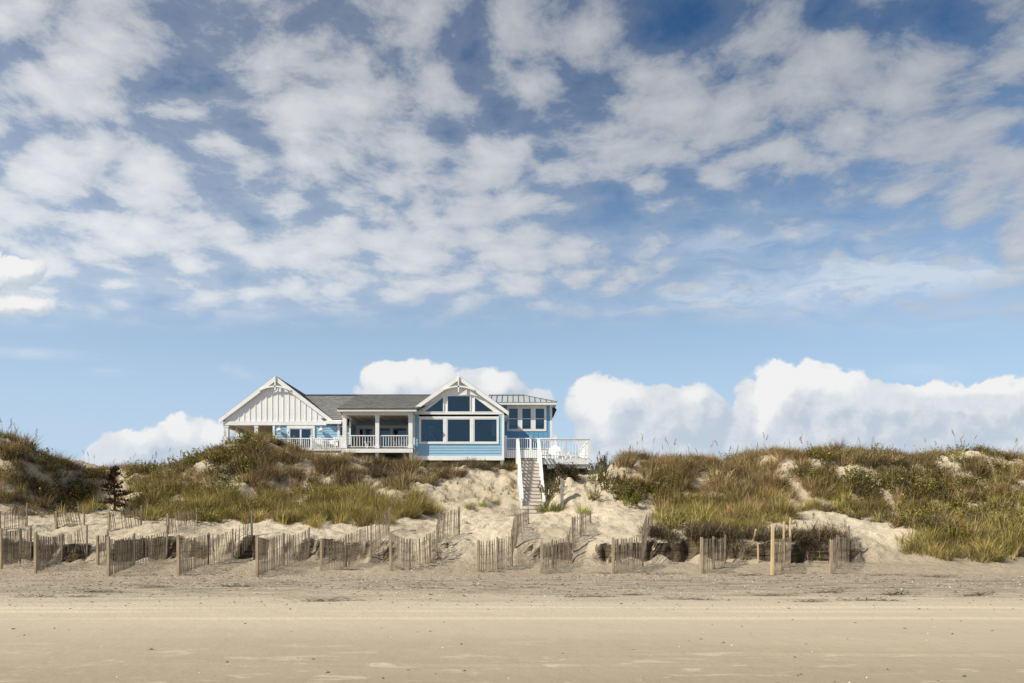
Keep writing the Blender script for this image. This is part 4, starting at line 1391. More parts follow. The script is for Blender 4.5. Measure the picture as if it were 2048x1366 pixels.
nv = Vector((0, -(rz - ez), 53.5 - DE)).normalized()
for k in range(14):
    x = PX(970 + 11.1 * k, DE)
    if x < ex0 + .05 or x > ex1 - .05:
        continue
    t = 1.0 if x <= rx else (ex1 - x) / (ex1 - rx)
    p, q2 = Vector((x, DE, ez)), Vector((x, DE + (53.5 - DE) * t, ez + (rz - ez) * t))
    hb('roof_seam', MB().beam(p + nv * .022, q2 + nv * .022, .032, .05, nv), M['seam'], mroof)
for k in range(1, 8):
    y = DE + (56.1 - DE) * k / 8
    t = 1 - abs(y - 53.5) / 2.6
    p, q2 = Vector((ex1, y, ez)), Vector((ex1 + (rx - ex1) * t, y, ez + (rz - ez) * t))
    n2 = Vector((rz - ez, 0, ex1 - rx)).normalized()
    hb('roof_seam', MB().beam(p + n2 * .022, q2 + n2 * .022, .032, .05, n2), M['seam'], mroof)
hb('ridge_cap', MB().beam((ex0, 53.5, rz + .02), (rx, 53.5, rz + .02), .2, .05).beam((rx, 53.5, rz + .02), (ex1, DE, ez + .03), .1, .05), M['seam'], mroof)
b = MB().box(ex0, ex1 - .02, DE + .02, DE + .06, PZ(809.2, DE), ez - .06).box(ex1 - .06, ex1 - .02, DE + .06, 56, PZ(809.2, DE), ez - .06)
hb('fascia', b, M['panel'])
hb('soffit', MB().box(ex0, ex1 - .06, DE + .06, DW + .02, PZ(808.6, DE), PZ(807.8, DE)).box(wx1, ex1 - .06, DW + .02, 56, PZ(808.6, DE), PZ(807.8, DE)), M['panel'])
# dark cloth drooping below the right eave
p0 = W(1104.5, 812, 52.3)
hp = MB()
r_ = random.Random(2)
prof = [(0, 0), (.16, -.10), (.30, -.22), (.20, -.44), (.08, -.72), (.0, -.80)]
for i in range(3):
    y = i * .10
    k = 1 - .22 * i
    hp.prism([(p0.x + x_ * k, p0.z + z_) for x_, z_ in reversed(prof)], p0.y + y, p0.y + y + .05)
tag(hp.build('eave_awning', M['shade'], None, p0), 'small dark folded awning hanging below the right corner of the roof', 'awning')

# --- upper landing at the right
railing(1010, 1112, 49.25, 876, 897.5, (1011.5, 1061, 1111.5))
x0, x1 = PX(1009, 49.2), PX(1113, 49.2)
b = MB().box(x0, x1, 49.3, DW + .02, FLOOR - .06, FLOOR)
hb('deck_edge', b, M['white'])
n = 26
for i in range(n):
    a = x0 + (x1 - x0) * i / n
    hb('skirt_plank', MB().box(a, a + (x1 - x0) / n - .014, 49.16, 49.2, PZ(916, 49.2), FLOOR + .02), M['white'])

# ------------------------------------------------------------------ lower deck
DD = 42.0
DFL = PZ(917.4, DD)
DO = Vector((PX(1120, DD), 45.0, DFL))
deck = empty('lower_deck', DO, 'white railed wooden deck at the head of the beach stairs', 'deck')
dx0, dx1 = PX(1031, DD), PX(1180, DD)
nb = 40
pl = MB().box(0, dx1 - dx0, -.067, .067, -.035, 0).mesh('deck_plank', M['rail_grey'])
for i in range(46):
    link('deck_plank', pl, deck, Vector((dx0, DD + .07 + i * .145, DFL)) - DO)
for (a, c, y0, y1, d0) in ((1082, 1180.6, 919, 928.6, DD - .02), (1094, 1179, 929.2, 936, DD + .08)):
    MB().box(PX(a, d0), PX(c, d0), d0, d0 + .045, PZ(y1, d0), PZ(y0, d0)).build('rim_board', M['rail_grey'], deck, DO)
MB().box(dx1 - .045, dx1, DD + .03, 48.6, DFL - .30, DFL - .04).build('rim_board', M['rail_grey'], deck, DO)
for px, D in ((1088, DD + .3), (1135, DD + .4), (1172, DD + .3), (1088, 46), (1150, 46)):
    x = PX(px, D)
    MB().box(x - .08, x + .08, D, D + .16, h1(x, D) - .5, DFL - .05).build('deck_support', M['underdeck'], deck, DO)
for i in range(8):
    x = dx0 + .2 + i * .52
    MB().box(x, x + .045, DD + .14, 48.5, DFL - .26, DFL - .037).build('joist', M['underdeck'], deck, DO)
railing(1079, 1179.5, DD, 879, 911.8, (1177.5,), .158, 'rail_grey', None, deck, DO, pw=.10, cap=False)
railing(1178.5, 1178.5, DD + .1, 879, 911.8, (), .158, 'rail_grey', None, deck, DO, y1=48.6)
MB().box(PX(1078, DD), PX(1180.4, DD), DD - .07, DD + .07, PZ(879, DD) + .003, PZ(879, DD) + .04).build('rail_cap', M['rail_grey'], deck, DO)
for px in (1170.5, 1130):
    x = PX(px, DD)
    MB().box(x - .025, x + .025, DD - .04, DD - .022, PZ(918.6, DD), PZ(880.5, DD)).build('rail_brace', M['rail_grey'], deck, DO)

# ------------------------------------------------------------------ stairs
ztop, ytop_, zbot, ybot = PZ(920.5, 42.0), 41.95, 2.20, 38.5
SO = Vector((PX(1066, 39), 39, 2.2))
stairs = empty('beach_stairs', SO, 'steep white wooden stairs climbing from the sand to the deck', 'stairs')
nst = 16
def stair_x(y, px_top, px_bot):
    t = (y - ybot) / (ytop_ - ybot)
    return PX(px_bot, ybot) * (1 - t) + PX(px_top, ytop_) * t
for i in range(nst):
    t = i / (nst - 1)
    y, z = ybot + (ytop_ - ybot) * t, zbot + (ztop - zbot) * t
    xa_, xb_ = stair_x(y, 1037.5, 1045.5), stair_x(y, 1076.5, 1086.5)
    g = (ytop_ - ybot) / (nst - 1)
    MB().box(xa_, xb_, y - .03, y + g, z - .030, z).build('tread', M['nosing'], stairs, SO)
    MB().box(xa_ + .01, xb_ - .01, y - .012, y + .01, z - .19, z - .031).build('riser', M['tread'], stairs, SO)
hgt = .98
for (pt, pb, zb_, yb_) in ((1035.6, 1044.3, PZ(998, 39.0), 39.0), (1077.5, 1088.2, PZ(1004, 38.9), 38.9)):
    xt, xb = PX(pt, ytop_), PX(pb, 39.0)
    sgn = 1
    top_p, bot_p = Vector((xt, ytop_, PZ(879, ytop_))), Vector((xb, yb_, zb_))
    dv = (bot_p - top_p)
    MB().beam(top_p, bot_p, .14, .045).build('handrail', M['rail_white'], stairs, SO)
    for f_, w_ in ((.30, .09), (.62, .09)):
        MB().beam(top_p + Vector((0, .0, -hgt * f_)), bot_p + Vector((0, 0, -hgt * f_)), .035, w_).build('side_rail', M['rail_white'], stairs, SO)
    MB().beam(top_p + Vector((0, 0, -hgt * 1.0 - .05)), bot_p + Vector((0, -.15, -hgt * 1.0 - .2)), .05, .26).build('stringer', M['rail_white'], stairs, SO)
    for k in range(4):
        p = top_p.lerp(bot_p, [.0, .36, .70, .985][k])
        zl = min(h1(p.x, p.y) - .2, p.z - 1.0)
        MB().box(p.x - .075 - .01, p.x - .075 + .08, p.y - .045, p.y + .045, zl if k else p.z - 1.3, p.z + (.04 if k == 0 else -.02)).build('newel_post', M['rail_white'], stairs, SO)
    pc = top_p + Vector((0, -.02, -.48))
    MB().box(pc.x - .07, pc.x + .07, pc.y - .08, pc.y - .03, pc.z - .55, pc.z + .52).build('newel_post', M['rail_white'], stairs, SO)


# ------------------------------------------------------------------ furniture
def adirondack(loc, rz, label, group, mat='white', round_top=True):
    """slatted garden chair, front towards local -Y, seat height about 0.38"""
    o = empty('garden_chair', loc, label, 'chair', group)
    o.rotation_euler = (0, 0, rz)
    m = M[mat]
    for i in range(5):
        y = -.28 + i * .115
        MB().box(-.27, .27, y, y + .10, .37 - i * .028, .392 - i * .028).build('seat_slat', m, o)
    for i in range(5):
        x = (i - 2) * .105
        top = Vector((x * 1.25, .62, 1.02 - (abs(i - 2) ** 1.6) * .045))
        MB().beam(Vector((x, .24, .26)), top, .095, .02, (0, 1, 0)).build('back_slat', m, o)
    MB().beam(Vector((-.27, .455, .66)), Vector((.27, .455, .66)), .03, .08).build('back_rail', m, o)
    for s in (-1, 1):
        MB().box(s * .34 - .06, s * .34 + .06, -.36, .40, .56, .585).build('arm', m, o)
        MB().box(s * .30 - .02, s * .30 + .02, -.30, -.20, 0, .56).build('leg', m, o)
        MB().beam(Vector((s * .27, -.27, .33)), Vector((s * .27, .52, .04)), .03, .11).build('leg', m, o)
    return o


adirondack(Vector((PX(638.5, 49.6), 49.5, FLOOR)), R(6), 'left of the two white garden chairs between the glazed door and the porch', 'white garden chairs')
adirondack(Vector((PX(664, 49.6), 49.5, FLOOR)), R(-4), 'right of the two white garden chairs between the glazed door and the porch', 'white garden chairs')
adirondack(Vector((PX(801, 49.3), 49.3, FLOOR)), R(-55), 'white garden chair turned sideways in the covered porch', 'white garden chairs')
adirondack(Vector((PX(1104, 44.6), 44.6, DFL)), R(-18), 'white garden chair on the lower deck nearest the stairs', 'white garden chairs')
adirondack(Vector((PX(1131, 45.2), 45.2, DFL)), R(25), 'white garden chair in the middle of the lower deck', 'white garden chairs')
adirondack(Vector((PX(1155, 44.8), 44.8, DFL)), R(-62), 'white garden chair by the right rail of the lower deck', 'white garden chairs')

# low table in the porch
c = Vector((PX(740, 49.2), 49.2, FLOOR))
t_ = empty('porch_table', c, 'low white table beside the middle porch column', 'table')
MB().lathe(c + Vector((0, 0, .46)), (0, 0, 1), [(0, .36), (.04, .36)], 16).build('table_top', M['white'], t_, c)
for sx, sy in ((-1, -1), (1, -1), (1, 1), (-1, 1)):
    MB().box(c.x + sx * .2 - .025, c.x + sx * .2 + .025, c.y + sy * .2 - .025, c.y + sy * .2 + .025, c.z, c.z + .46).build('leg', M['white'], t_, c)
c = Vector((PX(709, 49.8), 49.8, FLOOR))
t_ = empty('porch_bench', c, 'dark cushioned bench in the left corner of the covered porch', 'bench')
MB().box(c.x - .5, c.x + .75, c.y - .3, c.y + .35, c.z + .12, c.z + .36).build('seat', M['dark'], t_, c)
MB().box(c.x - .5, c.x + .1, c.y + .25, c.y + .4, c.z + .361, c.z + .66).build('backrest', M['dark'], t_, c)
for sx in (-.44, .66):
    for sy in (-.24, .3):
        MB().box(c.x + sx, c.x + sx + .06, c.y + sy, c.y + sy + .05, c.z, c.z + .12).build('leg', M['dark'], t_, c)
# low table on the lower deck
c = Vector((PX(1118, 43.6), 43.6, DFL))
t_ = empty('deck_table', c, 'low white table in front of the chairs on the lower deck', 'table')
MB().box(c.x - .42, c.x + .42, c.y - .25, c.y + .25, c.z + .30, c.z + .335).build('table_top', M['white'], t_, c)
for sx, sy in ((-1, -1), (1, -1), (1, 1), (-1, 1)):
    MB().box(c.x + sx * .37 - .025, c.x + sx * .37 + .025, c.y + sy * .2 - .025, c.y + sy * .2 + .025, c.z, c.z + .30).build('leg', M['white'], t_, c)
# telescope behind the window
c = Vector((PX(860, 49.0), 49.05, FLOOR + .02))
t_ = empty('telescope', c, 'white telescope on a tripod behind the left picture window', 'telescope')
hd = Vector((c.x, c.y, PZ(863, 49.0)))
for a in (-.42, .0, .42):
    MB().beam(hd, Vector((c.x + a, c.y + (.25 if a == 0 else -.03), c.z + (PZ(883, 49) - c.z) * .55)), .035, .035).build('leg', M['white'], t_, c)
MB().lathe(hd, (0, 0, 1), [(0, .03), (.18, .03)], 8).build('column', M['white'], t_, c)
MB().lathe(hd + Vector((-.16, -.05, .22)), (.75, .15, .18), [(0, .035), (.12, .035), (.13, .05), (.40, .05)], 10).build('tube', M['white'], t_, c)

# ------------------------------------------------------------------ sand fences
SLAT_H = 1.2
_slats = []
for i in range(5):
    g = .75 + .13 * i
    b = MB().box(-.0115, .0115, -.005, .005, 0, SLAT_H, (g, g * (.98 - .01 * i), g * (.97 - .03 * i)))
    _slats.append(b.mesh('slat', M['slat'], tint=True))


def fence(pts, label, gap=.084, lean=.03, posts='all', sag=.0, tall=None, post_mat='post', fallen=0.0, group='slatted sand fences along the foot of the dune'):
    """pts: (column, base row, top row) of successive posts"""
    r = random.Random(int(pts[0][0] * 13 + pts[0][1]))
    base = []
    for px, yb, yt in pts:
        g = ground(px, min(yb, 1165), 20)
        h = (yb - yt) / F * g.y
        base.append((g, min(max(h, .35), 1.45)))
    o = empty('sand_fence', base[0][0], label, 'fence', group)
    O = base[0][0]
    for k, (g, h) in enumerate(base):
        if posts != 'all' and k not in posts:
            continue
        e = (tall or {}).get(k, .06)
        w = .040 if k == 0 else .026
        tilt = Vector((r.uniform(-.03, .03), r.uniform(-.03, .03), 0))
        zt = g.z + h + e
        p = Vector((g.x, g.y, g.z - .4))
        MB().beam(p, Vector((g.x, g.y, zt)) + tilt, w * 2, w * 2, (0, 1, 0)).build('post', M[post_mat if (k == 0 or post_mat != 'post') else 'slat'], o, O, tint=True)
    wires = MB()
    for (g0, h0), (g1, h1_) in zip(base, base[1:]):
        d = g1 - g0
        L = Vector((d.x, d.y)).length
        n = max(2, int(L / gap))
        ang = math.atan2(d.y, d.x)
        rows = [[], [], [], []]
        bend = r.uniform(-.12, .12)
        ln0 = r.uniform(-lean, lean)
        for i in range(n):
            t = (i + .5) / n
            sg = sag * math.sin(math.pi * t)
            off = bend * math.sin(math.pi * t)
            x, y = g0.x + d.x * t - math.sin(ang) * off, g0.y + d.y * t + math.cos(ang) * off
            zg = h1(x, y)
            zt = (g0.z + h0) * (1 - t) + (g1.z + h1_) * t - sg + r.uniform(-.025, .025)
            zb = min(zt - SLAT_H, zg + .04) if zt - zg < SLAT_H + .1 else zt - SLAT_H
            zb = max(zb, zg - .35)
            if zt - zg < .12:
                zt = zg + .12
            s = (zt - zb) / SLAT_H
            if r.random() < .05:
                continue
            if r.random() < .06:
                zt -= r.uniform(.1, .5) * (zt - zb)
            tl = ln0 + r.uniform(-.05, .05) + sag * .5 * math.cos(math.pi * t)
            link('slat', _slats[r.randrange(5)], o, Vector((x, y, zb)) - O, (r.uniform(-.03, .03), tl, ang + r.uniform(-.15, .15)), (1, 1, s))
            for j in range(4):
                rows[j].append(Vector((x, y - .008, zb + (zt - zb) * (.12 + .25 * j))))
        for rw in rows:
            for a, b in zip(rw, rw[1:]):
                wires.beam(a, b, .006, .008)
    wires.build('wire', M['wire'], o, O)
    return o


FENCES = [
    ([(2, 1138, 1060), (40, 1128, 1060), (63, 1112, 1056)], 'slatted sand fence cut off by the left edge of the photo'),
    ([(71, 1146, 1068), (123.5, 1124, 1072), (174, 1112, 1054)], 'zigzag sand fence starting at the front post nearest the left edge'),
    ([(195.5, 1130, 1074), (217, 1112, 1062)], 'short set-back fence panel just left of the second tall front post'),
    ([(217, 1153, 1077), (269, 1130, 1070), (333, 1112, 1064)], 'zigzag sand fence from the second tall front post, below the fallen slats'),
    ([(357.5, 1151, 1073), (416.5, 1129, 1068), (465, 1114, 1061), (504, 1083, 1027)], 'sand fence that starts at the third tall front post and climbs the bank'),
    ([(513.6, 1154, 1077), (567, 1131, 1069), (617.8, 1115, 1059)], 'sand fence from the fourth tall front post, with a sagging top wire'),
    ([(641.4, 1142, 1082), (691.4, 1133, 1073), (742, 1114, 1050), (777.7, 1067, 1018)], 'long brown sand fence climbing to the grass left of the footpath'),
    ([(781.5, 1142, 1067), (821, 1135, 1080), (861.5, 1127, 1069), (877, 1087, 1028), (918.7, 1069, 1016)], 'sand fence bending uphill beside the trodden path'),
    ([(957, 1143, 1083), (995, 1138, 1077), (1024.4, 1132, 1071), (1031, 1097, 1031), (1057, 1047, 1018)], 'sand fence below the foot of the white stairs'),
    ([(1081.6, 1147, 1087), (1106, 1137, 1082), (1136, 1126, 1072), (1146, 1105, 1038), (1161.6, 1072, 1028), (1182, 1046, 1024)], 'sand fence climbing towards the grass clump right of the stairs'),
    ([(1225.5, 1148, 1079), (1286, 1134, 1070), (1292, 1095, 1035), (1305, 1069, 1029)], 'sand fence with a thick pale front post below the goldenrod'),
    ([(1403.5, 1148, 1078), (1428, 1138, 1076), (1450.5, 1126, 1073)], 'short sand fence standing alone before the dark cut bank'),
    ([(0, 1062, 1026), (53, 1052, 1009)], 'upper sand fence panel at the left edge below the dark scrub'),
    ([(112, 1057, 1025), (169, 1050, 1014)], 'upper sand fence panel in front of the heap of fallen slats'),
    ([(219, 1062, 1026), (282, 1050, 1014)], 'upper sand fence panel right of the heap of fallen slats'),
    ([(335, 1069, 1030), (393.6, 1051, 1018)], 'upper sand fence panel standing apart on bare sand below the grass'),
]
for pts, lab in FENCES:
    low = pts[0][1] < 1075
    fence(pts, lab, sag=.09 if pts[0][0] in (71, 217, 357.5, 513.6) else .03, lean=.2 if low else .08)
fence([(1544, 1150, 1079), (1566.8, 1135, 1077), (1580, 1124, 1074)], 'dense sand fence tied to three tall fresh posts', .085, post_mat='newpost', tall={0: .50, 1: .62, 2: .72})
fence([(1660.7, 1148, 1083), (1673, 1138, 1073), (1697.5, 1124, 1076)], 'rightmost sand fence with leaning slats and one tall post', .12, lean=.22, post_mat='post', tall={2: .48})

# stakes and timbers
for px, yb, yt, dx, lab in ((1516.5, 1126, 1090, -1, 'short pale stake standing in front of the dark cut bank'), (1503, 1085, 1059, 9, 'thin leaning stake on the sand above the cut bank')):
    g = ground(px, yb, 20)
    h = (yb - yt) / F * g.y
    b = MB().beam(g - Vector((0, 0, .2)), g + Vector((dx / F * g.y, 0, h)), .05, .04, (0, 1, 0), (1, 1, 1))
    tag(b.build('stake', M['newpost'], None, g), lab, 'stake')
g = ground(1124, 1009, 30)
b = MB().beam(g - Vector((0, 0, .3)), g + Vector((.0, 0, 1.25)), .15, .15, (0, 1, 0))
tag(b.build('timber_post', M['grey_slat'], None, g), 'old grey timber post behind the grass right of the stairs', 'post')
for i, (a, c, ya, yc) in enumerate(((1620, 1660, 1115, 1114), (1624, 1660, 1120, 1122), (1628, 1659, 1126, 1127))):
    p, q_ = ground(a, ya, 20), ground(c, yc, 20)
    p.z = q_.z = max(p.z, q_.z) + .06 + .03 * (2 - i)
    b = MB().beam(p, q_, .10, .04)
    tag(b.build('loose_board', M['slat'], None, p, tint=True), 'flat brown board lying against the rightmost sand fence', 'board', 'boards lying by the rightmost fence')

# heap of fallen slats
r = random.Random(4)
pile = ground(180, 1024, 30)
for i in range(20):
    px, py = r.gauss(178, 20), r.uniform(1014, 1030)
    p = ground(px, py, 30)
    p.z += .03 + .22 * r.random()
    a = r.uniform(-.35, .35) + (0 if r.random() < .75 else 1.1)
    e = r.uniform(-.05, .12) if r.random() < .75 else r.uniform(.5, 1.0)
    L = r.uniform(.7, 1.35)
    dv = Vector((math.cos(a) * math.cos(e), math.sin(a) * math.cos(e), math.sin(e))) * L
    b = MB().beam(p - dv * .5, p + dv * .5, .05, .018)
    tag(b.build('fallen_slat', M['grey_slat'], None, p), 'grey weathered fence slat %s in the heap beside the dead cedar' % ('sticking up steeply' if e > .45 else 'lying nearly level' if e < .04 else 'lying at a slant'), 'slat', 'fallen slats heaped by the dead cedar')

# ------------------------------------------------------------------ single plants
def plant(name, loc, label, cat, parts, group=None, rz=0, s=1.0):
    o = empty(name, loc, label, cat, group)
    o.rotation_euler = (0, 0, rz)
    o.scale = (s, s, s)
    for nm, me in parts:
        q = link(nm, me, o)
        if nm in ('seed_spikes', 'branches', 'foliage', 'stems', 'blades'):
            q['kind'] = 'stuff'
    return o


# dead cedar
g = ground(229, 1020, 33)
if g.y > 37.5:
    g = Vector((PX(229, 37), 37.0, h1(PX(229, 37), 37.0)))
P = PB(41)
H_ = 2.05
tr = MB().tube([(0, 0, -.3), (.02, 0, .5), (-.03, .02, 1.2), (.02, 0, H_)], [.06, .05, .035, .01], 8)
br = PB(42)
BROWN = [(.17, .105, .055), (.11, .07, .038), (.23, .15, .08), (.08, .055, .03)]
for i in range(46):
    z = .18 + (H_ - .25) * (i / 46) ** .9
    L = (.30 + .50 * (1 - abs(z - .75) / 1.4)) * br.r.uniform(.5, 1.15) * (1 if z < 1.5 else .55)
    az = br.r.uniform(0, 6.283)
    up = br.r.uniform(-.25, .45)
    d = Vector((math.cos(az) * math.cos(up), math.sin(az) * math.cos(up), math.sin(up)))
    br.b.beam(Vector((0, 0, z)), Vector((0, 0, z)) + d * L, .018, .018, tint=vary(br.r, BROWN[0]))
    for k in range(95):
        t = br.r.uniform(.12, 1.0)
        p = Vector((0, 0, z)) + d * L * t
        br.blade(p, br.r.uniform(0, 6.283), br.r.uniform(.3, 1.9), br.r.uniform(.12, .28), .034, vary(br.r, br.r.choice(BROWN)), .6, 2)
plant('dead_cedar', g, 'small dead brown cedar standing in the sandy hollow', 'tree', [('trunk', tr.mesh('trunk', M['underdeck'])), ('branches', br.b.mesh('branches', M['plant'], tint=True))])


def bush(seed, w, h, n, cols, stems=8, size=.07, blades=0, bl_cols=DARK):
    P = PB(seed)
    st = MB()
    for k in range(stems):
        a = P.r.uniform(0, 6.283)
        tip = Vector((math.cos(a) * w * .4 * P.r.random(), math.sin(a) * w * .3 * P.r.random(), h * P.r.uniform(.5, .95)))
        st.tube([(math.cos(a) * .05, math.sin(a) * .05, -.15), tip * .5 + Vector((.03, 0, .04)), tip], [.022, .015, .006], 5)
    lobes = [(Vector((P.r.uniform(-.5, .5) * w, P.r.uniform(-.35, .35) * w, h * P.r.uniform(.3, .8))), P.r.uniform(.16, .34) * w) for _ in range(11)]
    for _ in range(n):
        c, rad = P.r.choice(lobes)
        v = Vector((P.r.gauss(0, 1), P.r.gauss(0, 1), P.r.gauss(0, .8)))
        v = v.normalized() * rad * P.r.random() ** .45
        p = c + v
        p.z = max(p.z, .02)
        P.leaf(p, (P.r.uniform(-1, 1), P.r.uniform(-1, 1), P.r.uniform(-.4, .9)), size * P.r.uniform(.6, 1.4), vary(P.r, P.r.choice(cols)))
    for _ in range(blades):
        c, rad = P.r.choice(lobes)
        P.blade((c.x + P.r.uniform(-.5, .5) * rad, c.y, max(0, c.z - rad * .5)), P.r.uniform(0, 6.283), P.r.uniform(.1, 1.6), P.r.uniform(.25, .6), .014, vary(P.r, P.r.choice(bl_cols)), P.r.uniform(0, 1.6), 3)
    return [('stems', st.mesh('stems', M['underdeck'])), ('foliage', P.b.mesh('foliage', M['plant'], tint=True))]


VINE = [(.10, .085, .04), (.08, .10, .025), (.14, .11, .06), (.06, .05, .028), (.16, .15, .06)]
g = ground(1124, 985, 34)
g = Vector((PX(1123, 41.3), 41.3, h1(PX(1123, 41.3), 41.3) - .1))
plant('viney_shrub', g, 'tangled brown green shrub growing up against the lower deck', 'shrub', bush(51, 1.35, PZ(926, 41.3) - g.z, 2600, VINE, 9, .085, 320))
g = ground(158, 1003, 33)
plant('dark_shrub', g, 'dark overhanging shrub left of the sandy hollow', 'shrub', bush(52, 1.8, 1.35, 2200, [(.05, .055, .018), (.07, .05, .028), (.04, .035, .018), (.10, .11, .03)], 10, .06, 400))


def goldenrod(seed):
    P = PB(seed)
    sp = MB()
    GRN = [(.11, .155, .022), (.15, .18, .03), (.085, .11, .018), (.28, .23, .03), (.28, .15, .03)]
    n = P.r.randint(13, 18)
    for k in range(n):
        a, q_ = P.r.uniform(0, 6.283), .30 * P.r.random() ** .5
        L = P.r.uniform(.45, .9)
        ln = P.r.uniform(.0, .45)
        pts = P.blade((math.cos(a) * q_, math.sin(a) * q_, -.05), a, ln, L, .02, (.10, .075, .035), .15)
        for _ in range(46):
            t = P.r.uniform(.2, 2.99)
            i = int(t)
            p = pts[i].lerp(pts[i + 1], t - i)
            P.leaf(p, (P.r.uniform(-1, 1), P.r.uniform(-1, 1), P.r.uniform(.1, 1.1)), P.r.uniform(.05, .10) * (1.25 - t / 4), vary(P.r, P.r.choice(GRN)), .38)
        if P.r.random() < .55:
            top = pts[-1]
            for j in range(16):
                q2 = top + Vector((P.r.gauss(0, .018), P.r.gauss(0, .018), P.r.uniform(-.16, .06)))
                c_ = vary(P.r, P.r.choice([(.11, .075, .035), (.15, .10, .045), (.07, .05, .025)]))
                d = Vector((P.r.uniform(-.6, .6), P.r.uniform(-.6, .6), 1)).normalized() * .07
                s_ = d.cross(Vector((P.r.uniform(-1, 1), 1, 0))).normalized() * .014
                sp.add([q2 - s_, q2 + s_, q2 + d], [(0, 1, 2)], c_)
    return [('foliage', P.b.mesh('foliage', M['plant'], tint=True)), ('seed_spikes', sp.mesh('seed_spikes', M['plant'], tint=True))]


GR = [goldenrod(s) for s in (61, 62, 63)]
SPOTS = [(1198, 965, 1.15, 'tall goldenrod nearest the deck on bare sand'), (1218, 984, 1.0, 'dense goldenrod left of the widest clump on the bare slope'), (1242, 1000, 1.25, 'widest goldenrod clump standing on bare sand right of the stairs'),
         (1187, 1000, .7, 'small yellow goldenrod at the left end of the row'), (1258, 1012, .95, 'low goldenrod on the front edge of the row'), (1290, 985, .8, 'goldenrod with orange leaves at the middle of the slope'),
         (1318, 1000, .8, 'goldenrod beside the tan grass mound'), (1100, 1000, .9, 'goldenrod growing right beside the stair foot'), (1112, 984, .8, 'goldenrod climbing between the stairs and the old post'),
         (1206, 932, .7, 'goldenrod on the crest just right of the deck'), (1345, 1012, .8, 'goldenrod in the front edge of the tan grass mound')]
for i, (px, py, s, lab) in enumerate(SPOTS):
    plant('goldenrod', ground(px, py, 33), lab, 'plant', GR[i % 3], 'goldenrod plants right of the stairs', i * 1.3, s * 1.3)

GC = [(.20, .22, .04), (.27, .27, .055), (.14, .16, .03), (.36, .32, .10)]
CL = [grass_tuft(s, 170, .35, .75, GC, .34, .018, .9, .9).mesh('blades', M['plant'], tint=True) for s in (71, 72)]
for i, (px, py, s, lab) in enumerate(((1098, 1022, 1.15, 'green grass clump spilling over the foot of the stairs'), (1084, 1024, .7, 'small grass clump on the lowest stair treads'), (1118, 1022, .95, 'green grass clump before the old grey post'),
                                      (1166, 1026, .8, 'lone grass clump on the sand above the climbing fence'), (940, 1018, .65, 'pale grass clump alone on the sandy slope left of the stairs'), (965, 1012, .55, 'thin grass clump left of the stairs'),
                                      (838, 1024, .9, 'bright grass clump at the end of the left grass bank'), (665, 1040, 1.0, 'grass clump drooping over the bank above the long brown fence'), (990, 1008, .5, 'sparse grass clump near the left stair rail'))):
    plant('grass_clump', ground(px, py, 32), lab, 'grass', [('blades', CL[i % 2])], 'grass clumps on open sand', i * 2.1, s)

# seedlings planted on the bare slope
SD = [grass_tuft(s, 7, .18, .34, [(.20, .19, .06), (.26, .22, .09), (.14, .15, .045)], .04, .016, .35, .5).mesh('grass_seedling', M['plant'], tint=True) for s in (81, 82, 83)]
r = random.Random(6)
for i in range(70):
    if i < 52:
        px, py = r.uniform(810, 1028), r.uniform(962, 1008)
    else:
        px, py = r.uniform(1580, 1700), r.uniform(1030, 1062)
    g = ground(px, py, 33)
    o = link('grass_seedling', SD[i % 3], None, g, (0, 0, r.uniform(0, 6.28)), [r.uniform(.7, 1.3)] * 3)
    tag(o, 'tiny grass seedling planted on the bare sand %s' % ('left of the stairs' if i < 52 else 'behind the tall fresh posts'), 'grass', 'grass seedlings left of the stairs' if i < 52 else 'grass seedlings behind the tall posts')


# sea oats
def sea_oat(seed, H_, headcol, thin=False):
    P = PB(seed)
    r = P.r
    az = r.uniform(0, 6.283)
    pts = P.blade((0, 0, -.08), az, r.uniform(.0, .12), H_, .016, vary(r, (.24, .185, .10)), .28, 5)
    n = 34
    for k in range(n):
        t = k / n
        base = pts[-2].lerp(pts[-1], t) if t < 1 else pts[-1]
        base = pts[-1] + (pts[-2] - pts[-1]).normalized() * (.34 * (1 - t)) - Vector((0, 0, .0))
        a = r.uniform(0, 6.283)
        d = Vector((math.cos(a) * .5 + math.cos(az) * .5, math.sin(a) * .5 + math.sin(az) * .5, r.uniform(-.9, .5))).normalized()
        s_ = d.cross(Vector((r.uniform(-1, 1), r.uniform(-1, 1), .3))).normalized() * .012
        L = r.uniform(.05, .09) * (1.1 - .5 * abs(t - .5))
        m = base + d * L * .5
        P.b.add([base, m - s_, base + d * L, m + s_], [(0, 1, 2, 3)], vary(r, headcol))
    for k in range(5):
        P.blade((0, 0, -.05), r.uniform(0, 6.283), r.uniform(.2, .7), r.uniform(.25, .55), .012, vary(r, (.19, .16, .07)), .8)
    return P.b.mesh('sea_oat', M['plant'], tint=True)


TAN = (.42, .335, .21)
SO_M = [sea_oat(90 + i, h, c) for i, (h, c) in enumerate(((1.25, TAN), (1.05, TAN), (1.45, (.34, .27, .17)), (.9, TAN), (1.15, (.25, .195, .12)), (1.3, TAN)))]
r = random.Random(8)
SO_H = (1.25, 1.05, 1.45, .9, 1.15, 1.3)


